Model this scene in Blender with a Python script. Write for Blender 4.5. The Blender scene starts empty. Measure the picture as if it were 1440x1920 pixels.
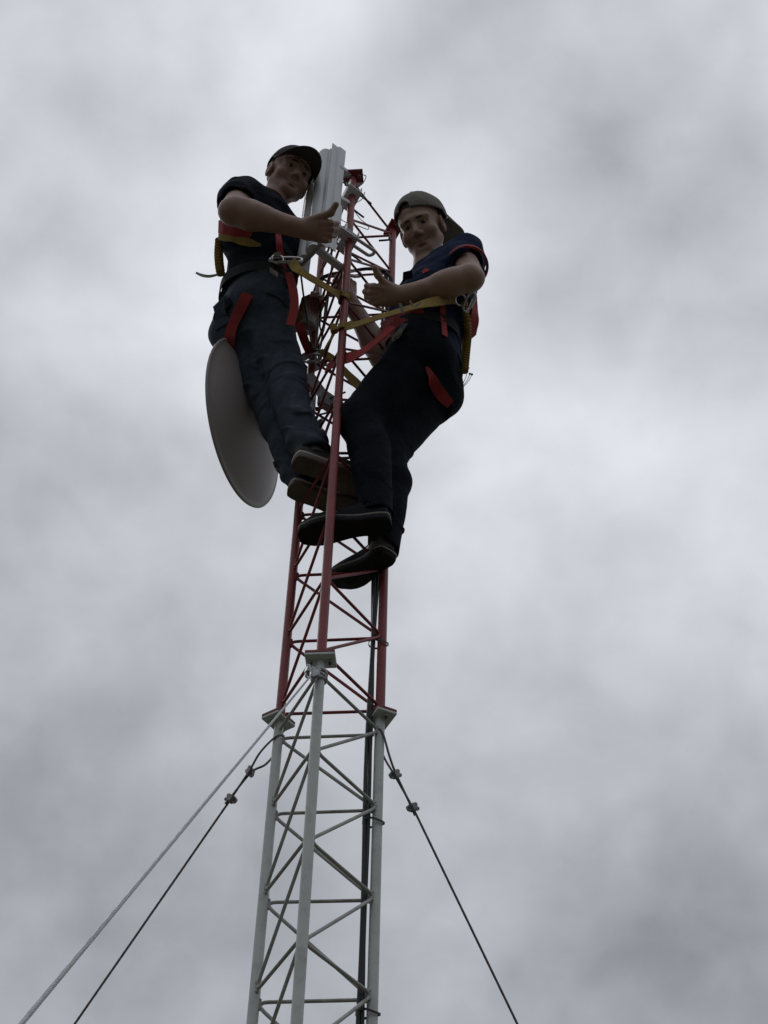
import bpy, bmesh, math, random
import numpy as np
from mathutils import Vector, Matrix

random.seed(7)
rng = np.random.default_rng(11)
SC = bpy.context.scene
COL = SC.collection
ZC = 1.65                       # eye height of the photographer above the ground; heights below are relative to the eye

# ------------------------------------------------------------------ camera
F_PX = 2773.0
CAM_O = np.array([0.0, -3.12126, 0.0])
CAM_R = np.array([0.99766702, -0.0657288, 0.01844589])
CAM_U = np.array([-0.0609037, -0.73486756, 0.67547051])
CAM_F = np.array([0.03084258, 0.67501807, 0.73715625])
cd = bpy.data.cameras.new('camera')
cam = bpy.data.objects.new('camera', cd)
COL.objects.link(cam)
cd.sensor_fit = 'VERTICAL'
cd.sensor_height = 36.0
cd.lens = 36.0 * F_PX / 1920.0
cd.clip_start = 0.05
cd.clip_end = 5000
m = Matrix(((CAM_R[0], CAM_U[0], -CAM_F[0], CAM_O[0]),
            (CAM_R[1], CAM_U[1], -CAM_F[1], CAM_O[1]),
            (CAM_R[2], CAM_U[2], -CAM_F[2], CAM_O[2] + ZC),
            (0, 0, 0, 1)))
cam.matrix_world = m
SC.camera = cam

def ray(px, py):
    d = CAM_F * F_PX + CAM_R * (px - 720) + CAM_U * (960 - py)
    return d / np.linalg.norm(d)

def at(px, py, Y):              # point seen at a photo pixel, on the vertical plane y = Y
    d = ray(px, py)
    return CAM_O + d * ((Y - CAM_O[1]) / d[1])

# ------------------------------------------------------------------ world: overcast sky
W = bpy.data.worlds.new('World')
SC.world = W
W.use_nodes = True
nt = W.node_tree
nt.nodes.clear()
def wn(t, **k):
    n = nt.nodes.new(t)
    for a, b in k.items():
        setattr(n, a, b)
    return n
def wm(op, a, b=None, c=None, clamp=False):
    n = wn('ShaderNodeMath', operation=op, use_clamp=clamp)
    for i, v in enumerate((a, b, c)):
        if v is None:
            continue
        if isinstance(v, (int, float)):
            n.inputs[i].default_value = v
        else:
            nt.links.new(v, n.inputs[i])
    return n.outputs[0]
SUN_EL, SUN_AZ = math.radians(52), math.radians(-35)       # behind the tower, a little left, above the cloud
tc = wn('ShaderNodeTexCoord')
sep = wn('ShaderNodeSeparateXYZ')
nt.links.new(tc.outputs['Generated'], sep.inputs[0])
zz = wm('MAXIMUM', sep.outputs[2], 0.0)
den = wm('ADD', zz, 0.75)
comb = wn('ShaderNodeCombineXYZ')
nt.links.new(wm('DIVIDE', sep.outputs[0], den), comb.inputs[0])
nt.links.new(wm('DIVIDE', sep.outputs[1], den), comb.inputs[1])
def wnoise(scale, detail, rough, dist, off):
    mp = wn('ShaderNodeMapping')
    mp.inputs['Location'].default_value = off
    nt.links.new(comb.outputs[0], mp.inputs[0])
    n = wn('ShaderNodeTexNoise')
    n.inputs['Scale'].default_value = scale
    n.inputs['Detail'].default_value = detail
    n.inputs['Roughness'].default_value = rough
    n.inputs['Distortion'].default_value = dist
    nt.links.new(mp.outputs[0], n.inputs['Vector'])
    return n.outputs['Fac']
n1 = wnoise(7.0, 3.0, 0.45, 0.3, (3.1, 1.7, 0.4))
n2 = wnoise(15.0, 5.0, 0.5, 0.25, (7.3, -2.1, 1.2))
n3 = wnoise(34.0, 4.0, 0.5, 0.15, (1.3, 4.1, 2.2))
tot = wm('ADD', wm('MULTIPLY', wm('SUBTRACT', n1, 0.5), 0.80), wm('ADD', wm('MULTIPLY', wm('SUBTRACT', n2, 0.5), 0.38), wm('MULTIPLY', wm('SUBTRACT', n3, 0.5), 0.15)))
# cloud billows: (photo x, y, angular radius deg, thinner + / thicker -)
for (bx, by, br, amp) in [(420, 230, 6.5, .10), (170, 60, 5, .0), (960, 110, 4.6, -.20), (1260, 480, 4.8, -.19), (1050, 240, 4.2, .10),
                          (50, 720, 5.0, -.16), (200, 330, 2.5, -.05), (215, 560, 4.5, .08), (940, 650, 6.5, .06), (1390, 130, 4.0, .08), (1350, 700, 4.5, .09),
                          (330, 1130, 5, .05), (120, 1330, 5, -.05), (1080, 1000, 5, .05), (330, 1560, 4.5, -.06), (1380, 1250, 4, .07),
                          (1150, 1650, 6, -.05), (60, 150, 5, -.07), (620, 1000, 4, -.03), (600, 80, 5, .05), (30, 1100, 4, .06)]:
    d = ray(bx, by)
    dp = wn('ShaderNodeVectorMath', operation='DOT_PRODUCT')
    nt.links.new(tc.outputs['Generated'], dp.inputs[0])
    dp.inputs[1].default_value = tuple(d)
    mr = wn('ShaderNodeMapRange', interpolation_type='SMOOTHERSTEP')
    nt.links.new(dp.outputs['Value'], mr.inputs['Value'])
    mr.inputs['From Min'].default_value = math.cos(math.radians(br * 1.75))
    mr.inputs['From Max'].default_value = 1.0
    mr.inputs['To Max'].default_value = amp
    tot = wm('ADD', tot, mr.outputs['Result'])
grad = wm('MULTIPLY_ADD', zz, 0.655, 0.110)          # overcast: brighter towards the zenith
lum = wm('MULTIPLY', grad, wm('ADD', 1.0, wm('MULTIPLY', tot, 1.35)))
lum = wm('MAXIMUM', lum, 0.05)
cr = wn('ShaderNodeValToRGB')
cr.color_ramp.elements[0].position = 0.2
cr.color_ramp.elements[0].color = (0.905, 0.957, 1.044, 1)
cr.color_ramp.elements[1].position = 0.72
cr.color_ramp.elements[1].color = (0.952, 0.979, 1.05, 1)
nt.links.new(lum, cr.inputs[0])
vs = wn('ShaderNodeVectorMath', operation='SCALE')
nt.links.new(cr.outputs[0], vs.inputs[0])
nt.links.new(lum, vs.inputs['Scale'])
bg_cloud = wn('ShaderNodeBackground')
nt.links.new(vs.outputs[0], bg_cloud.inputs[0])
bg_cloud.inputs[1].default_value = 1.0
sky = wn('ShaderNodeTexSky', sky_type='NISHITA', sun_disc=False, sun_elevation=SUN_EL, sun_rotation=SUN_AZ)
bg_sky = wn('ShaderNodeBackground')
nt.links.new(sky.outputs[0], bg_sky.inputs[0])
bg_sky.inputs[1].default_value = 0.05
mixs = wn('ShaderNodeMixShader')
mixs.inputs[0].default_value = 0.95                 # cloud cover
nt.links.new(bg_sky.outputs[0], mixs.inputs[1])
nt.links.new(bg_cloud.outputs[0], mixs.inputs[2])
wo = wn('ShaderNodeOutputWorld')
nt.links.new(mixs.outputs[0], wo.inputs[0])

# ------------------------------------------------------------------ sun (veiled by the overcast)
sd = bpy.data.lights.new('sun', 'SUN')
sd.energy = 0.5
sd.angle = math.radians(25)
sd.color = (1.0, 0.97, 0.93)
sun = bpy.data.objects.new('sun', sd)
COL.objects.link(sun)
sdir = Vector((math.cos(SUN_EL) * math.sin(SUN_AZ), math.cos(SUN_EL) * math.cos(SUN_AZ), math.sin(SUN_EL)))
sun.rotation_euler = sdir.to_track_quat('Z', 'Y').to_euler()
sun.location = (0, 0, 20)

vs_ = SC.view_settings
SC.display_settings.display_device = 'sRGB'
vs_.view_transform = 'Standard'
vs_.look = 'None'
vs_.exposure = 0.0
vs_.gamma = 1.0
vs_.use_curve_mapping = False

# ------------------------------------------------------------------ materials
def mat(name, col, rough=0.6, metal=0.0, var=0.15, scale=20.0, bump=0.0, bscale=200.0, stretch=None, spec=0.5, crease=0.0, dirt=None, dirt_amt=0.0, dirt_scale=6.0):
    M = bpy.data.materials.new(name)
    M.use_nodes = True
    t = M.node_tree
    b = t.nodes['Principled BSDF']
    b.inputs['Roughness'].default_value = rough
    b.inputs['Metallic'].default_value = metal
    b.inputs['Specular IOR Level'].default_value = spec
    g = t.nodes.new('ShaderNodeNewGeometry')
    src = g.outputs['Position']
    if stretch:
        mp = t.nodes.new('ShaderNodeMapping')
        mp.inputs['Scale'].default_value = stretch
        t.links.new(src, mp.inputs[0])
        src = mp.outputs[0]
    n = t.nodes.new('ShaderNodeTexNoise')
    n.inputs['Scale'].default_value = scale
    n.inputs['Detail'].default_value = 4
    t.links.new(src, n.inputs['Vector'])
    r = t.nodes.new('ShaderNodeValToRGB')
    r.color_ramp.elements[0].position = 0.3
    r.color_ramp.elements[1].position = 0.7
    r.color_ramp.elements[0].color = tuple(c * (1 - var) for c in col) + (1,)
    r.color_ramp.elements[1].color = tuple(min(1, c * (1 + var)) for c in col) + (1,)
    t.links.new(n.outputs['Fac'], r.inputs[0])
    out = r.outputs[0]
    if dirt:
        n3 = t.nodes.new('ShaderNodeTexNoise')
        n3.inputs['Scale'].default_value = dirt_scale
        n3.inputs['Detail'].default_value = 6
        n3.inputs['Roughness'].default_value = 0.7
        t.links.new(g.outputs['Position'], n3.inputs['Vector'])
        mr = t.nodes.new('ShaderNodeMapRange')
        mr.inputs['From Min'].default_value = 0.5
        mr.inputs['From Max'].default_value = 0.72
        mr.inputs['To Max'].default_value = dirt_amt
        t.links.new(n3.outputs['Fac'], mr.inputs['Value'])
        mx = t.nodes.new('ShaderNodeMix')
        mx.data_type = 'RGBA'
        t.links.new(mr.outputs[0], mx.inputs[0])
        t.links.new(out, mx.inputs[6])
        mx.inputs[7].default_value = tuple(dirt) + (1,)
        out = mx.outputs[2]
    t.links.new(out, b.inputs['Base Color'])
    if bump > 0:
        n2 = t.nodes.new('ShaderNodeTexNoise')
        n2.inputs['Scale'].default_value = bscale
        n2.inputs['Detail'].default_value = 3
        t.links.new(src, n2.inputs['Vector'])
        bp = t.nodes.new('ShaderNodeBump')
        bp.inputs['Strength'].default_value = bump
        bp.inputs['Distance'].default_value = 0.004
        t.links.new(n2.outputs['Fac'], bp.inputs['Height'])
        if crease > 0:
            n4 = t.nodes.new('ShaderNodeTexNoise')
            n4.inputs['Scale'].default_value = 24
            n4.inputs['Detail'].default_value = 5
            n4.inputs['Roughness'].default_value = .55
            n4.inputs['Distortion'].default_value = 1.6
            t.links.new(src, n4.inputs['Vector'])
            b4 = t.nodes.new('ShaderNodeBump')
            b4.inputs['Strength'].default_value = crease
            b4.inputs['Distance'].default_value = .012
            t.links.new(n4.outputs['Fac'], b4.inputs['Height'])
            t.links.new(b4.outputs[0], bp.inputs['Normal'])
        t.links.new(bp.outputs[0], b.inputs['Normal'])
    return M

M_RED = mat('red_paint', (.245, .034, .036), .48, var=.18, scale=14, bump=.15, bscale=90, dirt=(.13, .045, .04), dirt_amt=.6, dirt_scale=18)
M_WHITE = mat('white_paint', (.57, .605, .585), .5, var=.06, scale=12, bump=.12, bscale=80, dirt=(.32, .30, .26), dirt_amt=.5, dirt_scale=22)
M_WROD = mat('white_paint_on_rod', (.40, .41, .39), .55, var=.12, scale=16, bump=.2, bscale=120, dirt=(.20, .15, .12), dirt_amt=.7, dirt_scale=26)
M_GALV = mat('galvanised_steel', (.42, .43, .45), .45, metal=.55, var=.18, scale=40, bump=.08, bscale=60)
M_STEEL = mat('bright_steel', (.6, .6, .62), .28, metal=.9, var=.1)
M_CLIP = mat('weathered_zinc', (.22, .22, .22), .55, metal=.5, var=.3, scale=60)
M_WIRE = mat('wire_rope_steel', (.46, .47, .48), .6, metal=.2, var=.12, scale=120)
M_DWIRE = mat('weathered_wire_rope', (.17, .165, .165), .6, metal=.3, var=.25, scale=90)
M_RUBBER = mat('black_cable_jacket', (.018, .019, .022), .5, var=.2)
M_ANT = mat('grey_white_radome', (.60, .63, .65), .42, var=.04, scale=6, dirt=(.45, .45, .43), dirt_amt=.35, dirt_scale=9)
M_ALU = mat('aluminium_bracket', (.72, .74, .76), .5, metal=.1, var=.08, scale=30)
M_DISH = mat('dish_grey_paint', (.40, .365, .365), .5, var=.05, scale=8, bump=.05, bscale=40, dirt=(.28, .25, .24), dirt_amt=.45, dirt_scale=7)
M_DARK = mat('dark_steel', (.06, .06, .065), .5, metal=.4, var=.2)
M_STRAPRED = mat('red_webbing', (.33, .028, .030), .8, var=.12, scale=60, bump=.3, bscale=700)
M_WEB = mat('black_webbing', (.016, .018, .022), .9, var=.2, scale=60, bump=.3, bscale=600)
M_STRAPYEL = mat('yellow_webbing', (.30, .20, .045), .85, var=.2, scale=40, bump=.4, bscale=500, dirt=(.14, .09, .03), dirt_amt=.6, dirt_scale=20)
M_SHIRT1 = mat('black_cotton', (.0105, .0135, .021), .9, var=.2, scale=30, bump=.2, bscale=900, crease=.45, spec=.12)
M_SHIRT2 = mat('navy_cotton', (.017, .028, .068), .88, var=.15, scale=30, bump=.2, bscale=900, crease=.45, spec=.12)
M_JEANS1 = mat('slate_denim', (.052, .066, .088), .9, var=.22, scale=26, bump=.35, bscale=800, stretch=None, crease=.45, spec=.12)
M_JEANS2 = mat('black_denim', (.0065, .0100, .0155), .92, var=.25, scale=26, bump=.3, bscale=800, stretch=None, crease=.45, spec=.12)
M_CAP1 = mat('charcoal_twill', (.055, .05, .05), .9, var=.15, scale=60, bump=.3, bscale=600)
M_CAP2 = mat('grey_twill', (.20, .19, .17), .9, var=.15, scale=60, bump=.3, bscale=600)
M_HAIR = mat('dark_brown_hair', (.014, .010, .008), .6, var=.3, scale=120, bump=.6, bscale=400, stretch=(3, 3, .6))
M_SHOE1 = mat('dark_suede', (.035, .032, .03), .85, var=.2, scale=50, bump=.2, bscale=400)
M_SOLE1 = mat('brown_gum_sole', (.12, .097, .080), .8, var=.2, scale=30, bump=.4, bscale=240)
M_MID1 = mat('pale_midsole', (.42, .40, .37), .7, var=.1)
M_SHOE2 = mat('black_leather', (.010, .011, .015), .8, spec=.12, var=.2, scale=50, bump=.15, bscale=400)
M_SOLE2 = mat('black_rubber_sole', (.018, .018, .020), .85, spec=.15, var=.2, scale=40, bump=.5, bscale=240)
M_MID2 = mat('grey_midsole_line', (.30, .29, .27), .7, var=.1)
M_SOCK = mat('grey_sock', (.11, .11, .12), .9, var=.1)
M_BAND = mat('pale_wristband', (.42, .40, .35), .7, var=.1)
M_WHITEPL = mat('white_plastic', (.85, .85, .83), .4, var=.03)
M_EYE = mat('shaded_eye_white', (.17, .15, .14), .3, var=.02)  # eye white darkened: the shade of the sockets is put into its colour
M_IRIS = mat('dark_iris', (.03, .02, .015), .2, var=.02)
M_CONC = mat('concrete', (.30, .29, .27), .9, var=.2, scale=8, bump=.5, bscale=60)
M_GROUND = mat('dry_grass_and_soil', (.075, .066, .042), .95, var=.4, scale=1.3, bump=.8, bscale=20, dirt=(.05, .06, .025), dirt_amt=.9, dirt_scale=.4)

def skin_mat(name):
    M = bpy.data.materials.new(name)
    M.use_nodes = True
    t = M.node_tree
    b = t.nodes['Principled BSDF']
    a = t.nodes.new('ShaderNodeAttribute')
    a.attribute_name = 'tint'
    g = t.nodes.new('ShaderNodeNewGeometry')
    n = t.nodes.new('ShaderNodeTexNoise')
    n.inputs['Scale'].default_value = 35
    n.inputs['Detail'].default_value = 5
    t.links.new(g.outputs['Position'], n.inputs['Vector'])
    mr = t.nodes.new('ShaderNodeMapRange')
    mr.inputs['To Min'].default_value = .8
    mr.inputs['To Max'].default_value = 1.18
    t.links.new(n.outputs['Fac'], mr.inputs['Value'])
    v = t.nodes.new('ShaderNodeVectorMath')
    v.operation = 'SCALE'
    t.links.new(a.outputs['Color'], v.inputs[0])
    t.links.new(mr.outputs[0], v.inputs['Scale'])
    t.links.new(v.outputs[0], b.inputs['Base Color'])
    b.inputs['Roughness'].default_value = .52
    b.inputs['Subsurface Weight'].default_value = .08
    b.inputs['Subsurface Radius'].default_value = (.01, .004, .002)
    n2 = t.nodes.new('ShaderNodeTexNoise')
    n2.inputs['Scale'].default_value = 260
    t.links.new(g.outputs['Position'], n2.inputs['Vector'])
    bp = t.nodes.new('ShaderNodeBump')
    bp.inputs['Strength'].default_value = .12
    bp.inputs['Distance'].default_value = .003
    t.links.new(n2.outputs['Fac'], bp.inputs['Height'])
    t.links.new(bp.outputs[0], b.inputs['Normal'])
    return M
M_SKIN = skin_mat('skin')

# ------------------------------------------------------------------ mesh helpers
def nz(v):
    v = np.asarray(v, float)
    return v / (np.linalg.norm(v) + 1e-12)
def V(*a):
    return np.array(a, float)
def perp(d):
    d = nz(d)
    r = np.array([0, 0, 1.0]) if abs(d[2]) < .9 else np.array([1.0, 0, 0])
    u = nz(np.cross(r, d))
    return u, np.cross(d, u)

def link(name, me, parent=None, origin=None):
    o = bpy.data.objects.new(name, me)
    COL.objects.link(o)
    if parent is not None:
        o.parent = parent
    return o

def wloc(o):
    l = Vector((0, 0, 0))
    while o is not None:
        l = l + o.location
        o = o.parent
    return np.array(l)

def thing(name, label, cat, loc, group=None):
    o = bpy.data.objects.new(name, None)
    COL.objects.link(o)
    o.empty_display_size = .1
    o.location = (loc[0], loc[1], loc[2] + ZC)
    tag(o, label, cat, group)
    return o

def tag(o, label=None, cat=None, group=None, kind=None):
    if label: o['label'] = label
    if cat: o['category'] = cat
    if group: o['group'] = group
    if kind: o['kind'] = kind
    return o

def mesh_np(name, verts, faces, material, parent=None, origin=None, sharp=40, tint=None):
    verts = np.asarray(verts, float) + np.array([0, 0, ZC])
    if parent is not None:
        off = wloc(parent)
        loc = V(0, 0, 0)
    else:
        off = (np.asarray(origin, float) + np.array([0, 0, ZC])) if origin is not None else verts.mean(0)
        loc = off
    me = bpy.data.meshes.new(name)
    vv = verts - off
    if isinstance(faces, np.ndarray):
        nf, k = faces.shape
        me.vertices.add(len(vv))
        me.vertices.foreach_set('co', vv.astype(np.float32).ravel())
        me.loops.add(nf * k)
        me.loops.foreach_set('vertex_index', faces.astype(np.int32).ravel())
        me.polygons.add(nf)
        me.polygons.foreach_set('loop_start', np.arange(0, nf * k, k, dtype=np.int32))
        me.update(calc_edges=True)
        me.validate()
    else:
        me.from_pydata([tuple(v) for v in vv], [], faces)
        me.update()
    me.polygons.foreach_set('use_smooth', np.ones(len(me.polygons), bool))
    if sharp:
        me.set_sharp_from_angle(angle=math.radians(sharp))
    if tint is not None:
        ca = me.color_attributes.new('tint', 'FLOAT_COLOR', 'POINT')
        ca.data.foreach_set('color', np.concatenate([tint, np.ones((len(tint), 1))], 1).astype(np.float32).ravel())
    me.materials.append(material)
    o = link(name, me, parent)
    o.location = loc
    return o

class MB:
    def __init__(s):
        s.v, s.f = [], []
    def tube(s, pts, r, n=8, closed=False, caps=True, sx=None):
        pts = [np.asarray(p, float) for p in pts]
        N = len(pts)
        rr = [r] * N if isinstance(r, (int, float)) else list(r)
        tang = []
        for i in range(N):
            if closed:
                t = pts[(i + 1) % N] - pts[i - 1]
            else:
                t = pts[min(i + 1, N - 1)] - pts[max(i - 1, 0)]
            tang.append(nz(t))
        u, w = perp(tang[0])
        base = len(s.v)
        for i in range(N):
            u = nz(u - tang[i] * (u @ tang[i]))
            w = np.cross(tang[i], u)
            for k in range(n):
                a = 2 * math.pi * k / n
                s.v.append(pts[i] + rr[i] * (math.cos(a) * u + math.sin(a) * w))
        for i in range(N if closed else N - 1):
            j = (i + 1) % N
            for k in range(n):
                k2 = (k + 1) % n
                s.f.append((base + i * n + k, base + i * n + k2, base + j * n + k2, base + j * n + k))
        if caps and not closed:
            s.f.append(tuple(base + k for k in reversed(range(n))))
            s.f.append(tuple(base + (N - 1) * n + k for k in range(n)))
        return s
    def box(s, c, ax, ay, az, hx, hy, hz, bev=0.0):
        c = np.asarray(c, float)
        ax, ay, az = nz(ax), nz(ay), nz(az)
        if bev <= 0:
            b = len(s.v)
            for sx in (-1, 1):
                for sy in (-1, 1):
                    for sz in (-1, 1):
                        s.v.append(c + ax * hx * sx + ay * hy * sy + az * hz * sz)
            fl = [(0, 1, 3, 2), (4, 6, 7, 5), (0, 4, 5, 1), (2, 3, 7, 6), (0, 2, 6, 4), (1, 5, 7, 3)]
            if np.cross(ax, ay) @ az < 0:
                fl = [tuple(reversed(f)) for f in fl]
            s.f += [tuple(b + i for i in f) for f in fl]
        else:
            bm = bmesh.new()
            bmesh.ops.create_cube(bm, size=2)
            bmesh.ops.scale(bm, vec=(hx, hy, hz), verts=bm.verts)
            bmesh.ops.bevel(bm, geom=bm.edges[:], offset=bev, segments=2, affect='EDGES')
            b = len(s.v)
            flip = np.cross(ax, ay) @ az < 0
            for v in bm.verts:
                s.v.append(c + ax * v.co.x + ay * v.co.y + az * v.co.z)
            bm.verts.index_update()
            for f in bm.faces:
                idx = [b + v.index for v in f.verts]
                s.f.append(tuple(reversed(idx)) if flip else tuple(idx))
            bm.free()
        return s
    def lathe(s, c, axis, prof, n=32):
        c = np.asarray(c, float)
        axis = nz(axis)
        u, w = perp(axis)
        b = len(s.v)
        for (r, h) in prof:
            for k in range(n):
                a = 2 * math.pi * k / n
                s.v.append(c + axis * h + r * (math.cos(a) * u + math.sin(a) * w))
        for i in range(len(prof) - 1):
            for k in range(n):
                k2 = (k + 1) % n
                s.f.append((b + i * n + k, b + i * n + k2, b + (i + 1) * n + k2, b + (i + 1) * n + k))
        return s
    def sphere(s, c, r, n=12):
        prof = [(max(1e-5, r * math.sin(math.pi * i / n)), -r * math.cos(math.pi * i / n)) for i in range(n + 1)]
        return s.lathe(c, (0, 0, 1), prof, n * 2)
    def prism(s, poly, c, ax, ay, az, h0, h1):      # polygon in (ax, ay), extruded along az
        c = np.asarray(c, float)
        b = len(s.v)
        n = len(poly)
        for h in (h0, h1):
            for (x, y) in poly:
                s.v.append(c + np.asarray(ax) * x + np.asarray(ay) * y + np.asarray(az) * h)
        for k in range(n):
            k2 = (k + 1) % n
            s.f.append((b + k, b + k2, b + n + k2, b + n + k))
        s.f.append(tuple(b + k for k in reversed(range(n))))
        s.f.append(tuple(b + n + k for k in range(n)))
        return s
    def ribbon(s, pts, side, w, th, closed=False):  # flat strap: side = width direction per point
        pts = [np.asarray(p, float) for p in pts]
        N = len(pts)
        ww = [w] * N if isinstance(w, (int, float)) else list(w)
        b = len(s.v)
        for i in range(N):
            t = pts[(i + 1) % N] - pts[i - 1] if closed else pts[min(i + 1, N - 1)] - pts[max(i - 1, 0)]
            t = nz(t)
            sd_ = np.asarray(side[i] if len(np.shape(side)) > 1 else side, float)
            sd_ = nz(sd_ - t * (sd_ @ t))
            nn = np.cross(t, sd_)
            for (a, c) in ((-1, -1), (1, -1), (1, 1), (-1, 1)):
                s.v.append(pts[i] + sd_ * a * ww[i] / 2 + nn * c * th / 2)
        for i in range(N if closed else N - 1):
            j = (i + 1) % N
            for k in range(4):
                k2 = (k + 1) % 4
                s.f.append((b + i * 4 + k, b + j * 4 + k, b + j * 4 + k2, b + i * 4 + k2))
        if not closed:
            s.f.append((b, b + 1, b + 2, b + 3))
            e = b + (N - 1) * 4
            s.f.append((e + 3, e + 2, e + 1, e))
        return s
    def build(s, name, material, parent=None, origin=None, sharp=40):
        bm_fix = s.f
        o = mesh_np(name, s.v, bm_fix, material, parent, origin, sharp=0)
        bm = bmesh.new()
        bm.from_mesh(o.data)
        bmesh.ops.recalc_face_normals(bm, faces=bm.faces)
        bm.to_mesh(o.data)
        bm.free()
        if sharp:
            o.data.set_sharp_from_angle(angle=math.radians(sharp))
        return o

def spline(pts, n=8, closed=False):
    pts = [np.asarray(p, float) for p in pts]
    N = len(pts)
    out = []
    for i in range(N if closed else N - 1):
        if closed:
            p0, p1, p2, p3 = pts[i - 1], pts[i], pts[(i + 1) % N], pts[(i + 2) % N]
        else:
            p0, p1, p2, p3 = pts[max(i - 1, 0)], pts[i], pts[i + 1], pts[min(i + 2, N - 1)]
        for k in range(n):
            t = k / n
            out.append(.5 * ((2 * p1) + (-p0 + p2) * t + (2 * p0 - 5 * p1 + 4 * p2 - p3) * t * t + (-p0 + 3 * p1 - 3 * p2 + p3) * t ** 3))
    if not closed:
        out.append(pts[-1])
    return out

# ------------------------------------------------------------------ ground
GZ = -ZC
gv, gf = [], []
radii = [0, 2, 5, 10, 20, 40, 80, 160, 320, 700]
nseg = 48
gv.append((0, 0, GZ))
for r in radii[1:]:
    for k in range(nseg):
        a = 2 * math.pi * k / nseg
        gv.append((r * math.cos(a), r * math.sin(a), GZ + (0 if r < 6 else rng.normal() * .004 * min(r, 60))))
for k in range(nseg):
    gf.append((0, 1 + k, 1 + (k + 1) % nseg))
for i in range(len(radii) - 2):
    b0, b1 = 1 + i * nseg, 1 + (i + 1) * nseg
    for k in range(nseg):
        k2 = (k + 1) % nseg
        gf.append((b0 + k, b1 + k, b1 + k2, b0 + k2))
g = mesh_np('ground', gv, gf, M_GROUND, origin=(0, 0, GZ))
g['kind'] = 'structure'

# ------------------------------------------------------------------ lattice tower
LEG = {'N': V(-.02227317, -.16011633), 'L': V(-.12752823, .09934729), 'R': V(.14980139, .06076904)}
def lp(l, z):
    return V(LEG[l][0], LEG[l][1], z)
Z_FL, Z_TOP, Z_LOW = 2.6355, 5.1616, 0.10
PED = GZ + .35
tower = thing('lattice_tower', 'slim three legged lattice mast, red upper section bolted on white section', 'tower', (0, 0, PED))
foot = MB().box((0, 0, GZ + .16), (1, 0, 0), (0, 1, 0), (0, 0, 1), .40, .40, .19, .02)
tag(foot.build('concrete_footing', M_CONC, origin=(0, 0, GZ)), 'square concrete footing block under the lattice mast', 'footing')
LEG_R, ROD_R = .0136, .0047
sections = [('red', Z_FL + .004, Z_TOP, M_RED, M_RED, [2.669 + .273 * k for k in range(10)]),
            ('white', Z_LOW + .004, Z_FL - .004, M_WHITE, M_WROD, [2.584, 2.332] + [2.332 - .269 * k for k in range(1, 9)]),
            ('red', PED, Z_LOW - .004, M_RED, M_RED, [.05 - .262 * k for k in range(6)])]
def quad_arc(a, v, b, n=6):
    return [(1 - t) ** 2 * a + 2 * t * (1 - t) * v + t * t * b for t in np.linspace(0, 1, n)]
for (cname, z0, z1, ml, mr_, nodes) in sections:
    for l in 'NLR':
        MB().tube([lp(l, z0), lp(l, z1)], LEG_R, 20).build('leg', ml, tower)
    nodes = sorted(nodes, reverse=True)
    for (A, B, dz) in (('R', 'N', 0.0), ('N', 'L', .013), ('L', 'R', -.011)):
        # one bent rod: A_k -> B_k level, A_k -> B_(k+1) sloping, cut at the bends
        verts = []
        for k, z in enumerate(nodes):
            zz_ = z + dz
            j = lambda: rng.normal() * .0015
            verts.append(lp(B, zz_ + j()))
            verts.append(lp(A, zz_ + j()))
        tin, tout = [None] * len(verts), [None] * len(verts)
        for i, v in enumerate(verts):
            tin[i] = v + nz(verts[i - 1] - v) * .036 if i else v + nz(verts[i + 1] - v) * .015
            tout[i] = v + nz(verts[i + 1] - v) * .036 if i < len(verts) - 1 else v + nz(verts[i - 1] - v) * .015
        for i in range(0, len(verts) - 1):
            if i % 2 == 0:
                a_ = tout[i] if i else tin[0]
                b_ = tin[i + 1] if i + 1 < len(verts) - 1 else tout[-1]
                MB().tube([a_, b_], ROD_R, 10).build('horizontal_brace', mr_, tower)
            else:
                path = quad_arc(tin[i], verts[i], tout[i]) + quad_arc(tin[i + 1], verts[i + 1], tout[i + 1])
                mb_ = MB().tube(path, ROD_R, 10)
                for (arc, l_) in ((path[:6], A), (path[6:], B)):
                    mid = (arc[2] + arc[3]) / 2
                    lc_ = lp(l_, mid[2])
                    for q_ in (-.010, .002, .012):
                        w_ = lc_ + nz(mid - lc_) * (LEG_R - .0005) + V(0, 0, q_)
                        mb_.sphere(w_, .0050 + rng.random() * .0018, 5)
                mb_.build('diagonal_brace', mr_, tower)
def flange(z, l, top, bot):
    rad = nz(np.append(LEG[l], 0))
    tan_ = np.cross((0, 0, 1), rad)
    for (s_, mm) in ((1, top), (-1, bot)):
        if mm is None:
            continue
        p = MB().box(lp(l, z + s_ * .0045) + rad * .004, tan_, rad, (0, 0, 1), .040, .029, .0043, .0012).build('flange_plate', mm, tower)
        if s_ < 0 or bot is None:
            for q in (-1, 1):
                MB().tube([lp(l, z + s_ * .0088) + rad * .006 + tan_ * .026 * q, lp(l, z + s_ * .016) + rad * .006 + tan_ * .026 * q], .0072, 6).build('bolt_nut', M_WROD if bot is not None else M_RED, p)
                MB().tube([lp(l, z + s_ * .0161) + rad * .006 + tan_ * .026 * q, lp(l, z + s_ * .022) + rad * .006 + tan_ * .026 * q], .004, 8).build('bolt', M_DARK, p)
for l in 'NLR':
    flange(Z_FL, l, M_RED, M_WHITE)
    flange(Z_TOP + .009, l, None, M_RED)
    flange(Z_LOW, l, M_WHITE, M_RED)
    MB().box(lp(l, PED + .004), (1, 0, 0), (0, 1, 0), (0, 0, 1), .045, .045, .004).build('base_plate', M_GALV, tower)
    for (q, z) in [(l, zz_) for zz_ in sections[0][5][:3]]:
        MB().sphere(lp(l, z) * 1 + V(0, 0, 0), .0001, 3)

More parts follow.
